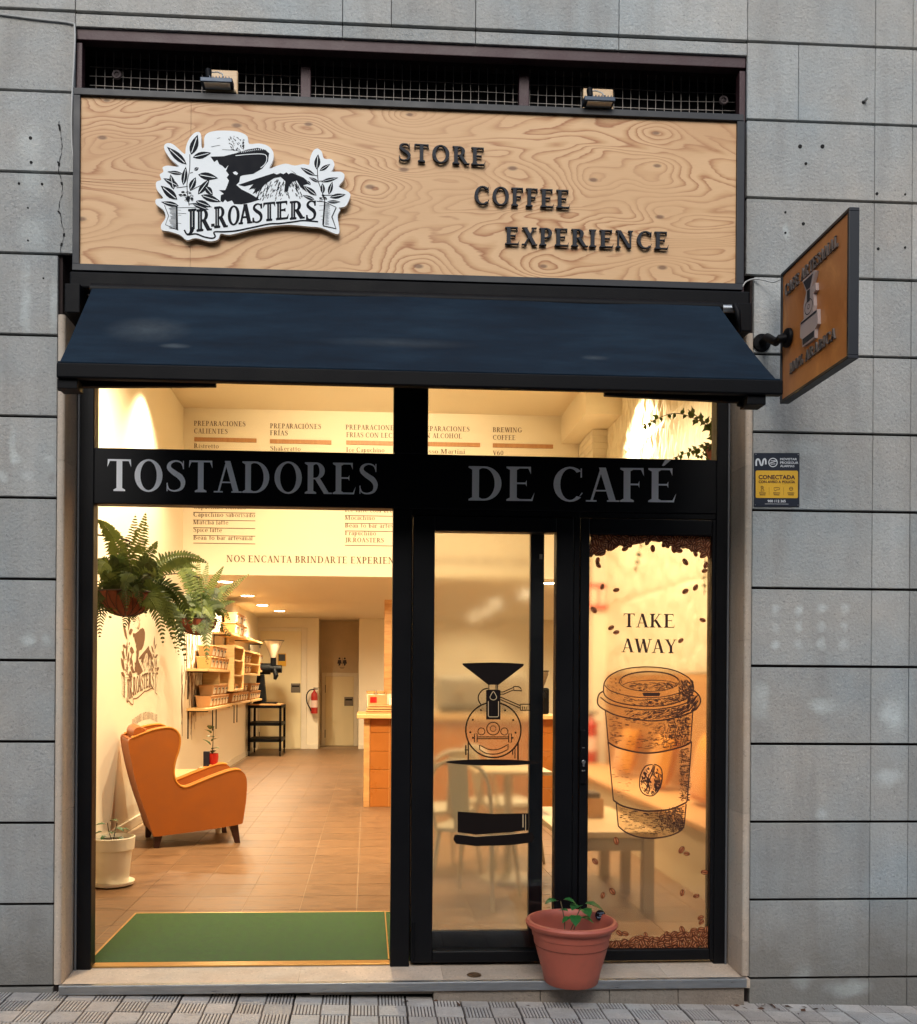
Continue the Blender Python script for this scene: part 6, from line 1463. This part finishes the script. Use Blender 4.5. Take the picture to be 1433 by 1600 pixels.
for pts, n, L_ in (([(1136, 700), (1105, 665), (1060, 646), (1025, 655), (1004, 668)], 15, .075), ([(1138, 690), (1125, 650), (1110, 615), (1098, 590)], 10, .085), ([(1138, 700), (1118, 672), (1095, 655), (1075, 640)], 8, .09),
                   ([(1140, 705), (1112, 695), (1080, 705), (1052, 716)], 12, .085), ([(1140, 710), (1125, 700), (1108, 705), (1090, 716)], 10, .085), ([(1138, 705), (1120, 690), (1118, 660), (1122, 640)], 9, .09),
                   ([(1136, 715), (1110, 760), (1104, 840), (1100, 930)], 24, .055), ([(1138, 715), (1118, 780), (1112, 860), (1108, 910)], 16, .06), ([(1130, 716), (1060, 740), (1015, 800), (993, 895)], 26, .05)):
    P3 = [at(u, v, rY+random.uniform(-.12, .12)) for u, v in pts]; P3 = [Vector(q) for q in cm([tuple(q) for q in P3], 8)]
    MB().tube(P3, .0028, 5).build('stem', MATS['green_stem'], tv_)
    n = int(n*1.5); L_ *= .8
    for k in range(n):
        i = int(2+(len(P3)-3)*k/n); sd = -1 if k % 2 else 1; tg = (P3[i+1]-P3[i]).normalized() if i+1 < len(P3) else Vector((0, 0, -1))
        ivyl(P3[i], tg*.3+tg.cross(Vector((0, -1, 0)))*sd*.8+Vector((random.uniform(-.3, .3), random.uniform(-.5, .2), -.35)), L_*random.uniform(.7, 1.15)*(1-.4*k/n))

# ================================================================== RIGHT SIDE OF THE ROOM
bx0, bx1 = at(903, 690, YM).x, XR
yc0 = 5.74; cxa = at(926, 690, yc0).x
bc = thing('brick_column', (2.5, 6.0, 0), 'white painted brick column at the corner of the menu wall', 'column')
MB().box(cxa+.012, XR+.02, yc0+.012, YM, 0, ZH-.32).build('core', white_wall, bc)
br = pm('white_brick', (232, 224, 206), .7, 0, .05, 10, .5, 90)
zz = .0; r_ = 0; b0 = None
bh, bw = .072, .24
while zz < ZH-.32-.03:
    if zz > 2.2:
        off = 0 if r_ % 2 else .12
        x = cxa-.0
        MB().box(cxa+random.uniform(-.004, .004), XR+.015, yc0, yc0+.0118, zz+.003, zz+bh-.003).build('brick', br, bc, bevel=.002, bseg=1)
        y = yc0+.014
        while y < YM-.02:
            y1_ = min(YM-.005, y+(bw if y > yc0+.1 else bw-off)-.006); MB().box(cxa+random.uniform(-.004, .003), cxa+.0118, y, y1_, zz+.003, zz+bh-.003).build('brick', br, bc, bevel=.002, bseg=1); y = y1_+.006
    zz += bh; r_ += 1
struct('beam', MB().box(at(893, 660, YM).x-.12, XR+.02, 5.2, YM, ZH-.32, ZH), white_wall)
# textured relief panels on the right wall
rp = thing('relief_wall_panelling', (XR, 3, 1.4), 'cream relief wall panelling of long pointed facets on the right wall', 'wall panelling')
rel = pm('relief_plaster', (234, 226, 204), .6, 0, .03, 6)
random.seed(4)
def relief():
    m = MB(); n = 9; h = .75; wd = .5/n*1.0
    for k in range(n):
        y0_ = k*wd; zs = 0
        offs = random.uniform(0, .2)
        z = -offs
        while z < h:
            L_ = random.uniform(.2, .34); a, b = max(0, z), min(h, z+L_)
            if b-a > .02:
                d0 = random.uniform(.004, .03); d1 = random.uniform(.0, .006)
                m.add([(0, y0_, a), (0, y0_+wd, a), (0, y0_+wd, b), (0, y0_, b), (-d0, y0_+wd*random.choice((.25, .75)), (a+b)/2+random.uniform(-.05, .08))], [(0, 1, 4), (1, 2, 4), (2, 3, 4), (3, 0, 4)])
            z += L_
    return m
rms = [relief().build('relief_panel', rel, rp, loc=(0, 0, 0)) for _ in range(3)]
first3 = 0
for j in range(4):
    for i in range(11):
        y = .48+i*.5; z = 1.42+j*.75
        if y+.5 > yc0+.3: continue
        if first3 < 3: o = rms[first3]; first3 += 1
        else: o = inst(random.choice(rms).data, 'relief_panel', rp, (0, 0, 0))
        o.location = Vector((XR+.0, y, z))-WL[rp.name]
wn_ = thing('wainscot', (XR, 3, 0), 'light wood panelled lower part of the right wall behind the bench', 'wainscot')
wsm = wood_mat('wainscot_wood', (206, 158, 104), (180, 130, 80), (1, 1, 8), .5)
for k in range(11): MB().box(XR-.005, XR+.02, .47+k*.48, .47+k*.48+.474, .47, 1.41).build('panel', wsm, wn_, bevel=.003)
p = at(933, 932, yc0-.01); t = tag(MB().box(p.x-.10, p.x+.12, yc0-.014, yc0-.002, p.z-.14, p.z+.14).box(p.x-.07, p.x-.0, yc0-.016, yc0-.0141, p.z-.09, p.z+.09, 1).box(p.x+.03, p.x+.09, yc0-.016, yc0-.0141, p.z-.09, p.z+.09, 1).build('fire_sign', [pm('fire_sign_red', (200, 70, 58), .6), labw]), 'red fire extinguisher sign high on the brick column', 'sign')
p = at(936, 1192, yc0-.11); exting((2.42, yc0-.12, p.z), .95, 'red fire extinguisher low on the brick column beside the bench')
# bench
be = thing('bench', (2.34, 3, 0), 'long built in bench with pale wooden seat along the right wall', 'bench')
MB().box(2.10, XR, .6, 5.5, 0, .43).build('bench_front', pm('bench_paint', (206, 190, 160), .6), be); MB().box(2.05, XR, .58, 5.52, .43, .47).build('seat_board', wsm, be, bevel=.005)
cmat = pm('yellow_cushion', (206, 134, 12), .9, 0, .08, 8, .3, 200, sheen=.3); omat = pm('orange_cushion', (196, 130, 22), .9, 0, .08, 8, .3, 200, sheen=.3)
def cushion(y, s, mt_, label, z=.47, ang=0):
    t = thing('cushion', (XR-.18, y, z), label, 'cushion', 'cushions on the bench'); m = MB(); n = 10; vs = []
    for side_ in (1, -1):
        for i in range(n+1):
            for j in range(n+1):
                a, b = i/n*2-1, j/n*2-1; th = .085*(max(0, 1-a**4)*max(0, 1-b**4))**.5; r_ = 1-.06*(a*a*b*b); pin = 1-.07*(1-a*a)*(abs(b) > .99)-.0
                vs.append(Vector((XR-.14-side_*th-.10*(1-(b+1)/2), y+a*s/2*(1-.06*(1-b*b)), z+.03+(b+1)/2*s*(1-.06*(1-a*a)))))
    fs = []
    for q_ in (0, 1):
        o_ = q_*(n+1)**2
        for i in range(n):
            for j in range(n): fs.append((o_+i*(n+1)+j, o_+(i+1)*(n+1)+j, o_+(i+1)*(n+1)+j+1, o_+i*(n+1)+j+1))
    m.add(vs, fs); m.build('cover', mt_, t, smooth=True)
    MB().tube([vs[i*(n+1)] for i in range(n+1)]+[vs[n*(n+1)+j] for j in range(1, n+1)]+[vs[i*(n+1)+n] for i in range(n-1, -1, -1)]+[vs[j] for j in range(n, -1, -1)], .005, 6).build('lit_piping', lit_pipe_m, t)
cushion(4.25, .42, omat, 'orange cushion farthest along the bench'); cushion(3.25, .42, omat, 'orange cushion in the middle of the bench'); cushion(2.2, .48, cmat, 'large yellow cushion at the near end of the bench')
# low table near the bench
lt = thing('coffee_table', (1.42, 1.6, 0), 'low grey brown table in front of the bench, behind the right pane', 'table')
gry = pm('taupe_paint', (150, 130, 108), .5, 0, .05, 5)
MB().box(1.12, 1.70, 1.08, 2.16, .44, .475).build('table_top', pm('table_top_pale', (206, 180, 142), .4), lt, bevel=.004)
for x in (1.14, 1.62):
    for y in (1.10, 2.08): MB().box(x, x+.065, y, y+.065, 0, .4395).build('leg', gry, lt, bevel=.003)
MB().box(1.625, 1.68, 1.56, 1.62, 0, .4395).build('leg', gry, lt, bevel=.003)
MB().box(1.2, 1.61, 1.11, 1.14, .36, .4395).build('apron', gry, lt); MB().box(1.64, 1.67, 1.17, 2.07, .36, .4395).build('apron', gry, lt)
t = thing('wooden_box', (1.40, 1.75, .475), 'small wooden box of dark packets on the low table behind the right pane', 'box')
for n, b in (('side', (1.28, 1.29, 1.62, 1.86, .475, .60)), ('side', (1.51, 1.52, 1.62, 1.86, .475, .60)), ('side', (1.29, 1.51, 1.62, 1.63, .475, .60)), ('side', (1.29, 1.51, 1.85, 1.86, .475, .60))): MB().box(*b).build(n, pine, t)
for k in range(3): MB().box(1.295, 1.505, 1.65+k*.06, 1.69+k*.06, .48, .63).build('packet', wen, t)

# ================================================================== CAFE CHAIRS behind the door glass
chm = pm('pale_metal_chair', (196, 186, 166), .35, .2, .06, 12)
def cafe_chair(loc, rz, label):
    t = thing('cafe_chair', (0, 0, 0), label, 'chair', 'pale metal chairs by the counter')
    MB().prism([(x, y, .44) for x, y in cm([(-.19, -.20), (0, -.215), (.19, -.20), (.215, 0), (.19, .20), (0, .205), (-.19, .20), (-.215, 0)], 4, True)], (0, 0, .022)).build('seat', chm, t, bevel=.006, smooth=True)
    for sx in (-1, 1):
        MB().tube([(sx*.17, -.17, .44), (sx*.21, -.22, 0)], [.016, .011], 10).build('leg', chm, t, smooth=True); MB().tube([(sx*.17, .17, .44), (sx*.21, .24, 0)], [.016, .011], 10).build('leg', chm, t, smooth=True)
        MB().tube(cm([(sx*.18, .19, .44), (sx*.195, .24, .62), (sx*.17, .27, .80), (sx*.08, .285, .865), (0, .288, .875)], 5), .013, 10).build('back_frame', chm, t, smooth=True)
    m = MB(); 
    for k in range(7):
        x = -.055+k*.11/6
    m.prism([(-.05, .21, .46), (.05, .21, .46), (.065, .284, .86), (-.065, .284, .86)], (0, .006, 0)); m.build('back_slat', chm, t)
    MB().box(-.18, .18, -.17, -.15, .38, .40).build('stretcher', chm, t)
    t.location = loc; t.rotation_euler.z = rz; return t
cafe_chair((.68, 1.45, 0), R(150), 'nearest pale metal chair seen through the glass door')
cafe_chair((.52, 2.25, 0), R(200), 'second pale metal chair behind the nearest one, through the glass door')
cafe_chair((1.02, 2.6, 0), R(120), 'third pale metal chair towards the right of the glass door')
t = thing('cafe_table', (.98, 2.0, 0), 'small square cafe table between the pale metal chairs', 'table')
MB().box(.72, 1.22, 1.78, 2.32, .73, .755).build('table_top', MATS['table_top_pale'], t, bevel=.004); MB().tube([(.97, 2.05, .03), (.97, 2.05, .73)], .03, 14).build('pedestal', chm, t); MB().lathe([(.2, 0), (.2, .012), (.03, .03)], (.97, 2.05, 0), 28).build('base', chm, t)
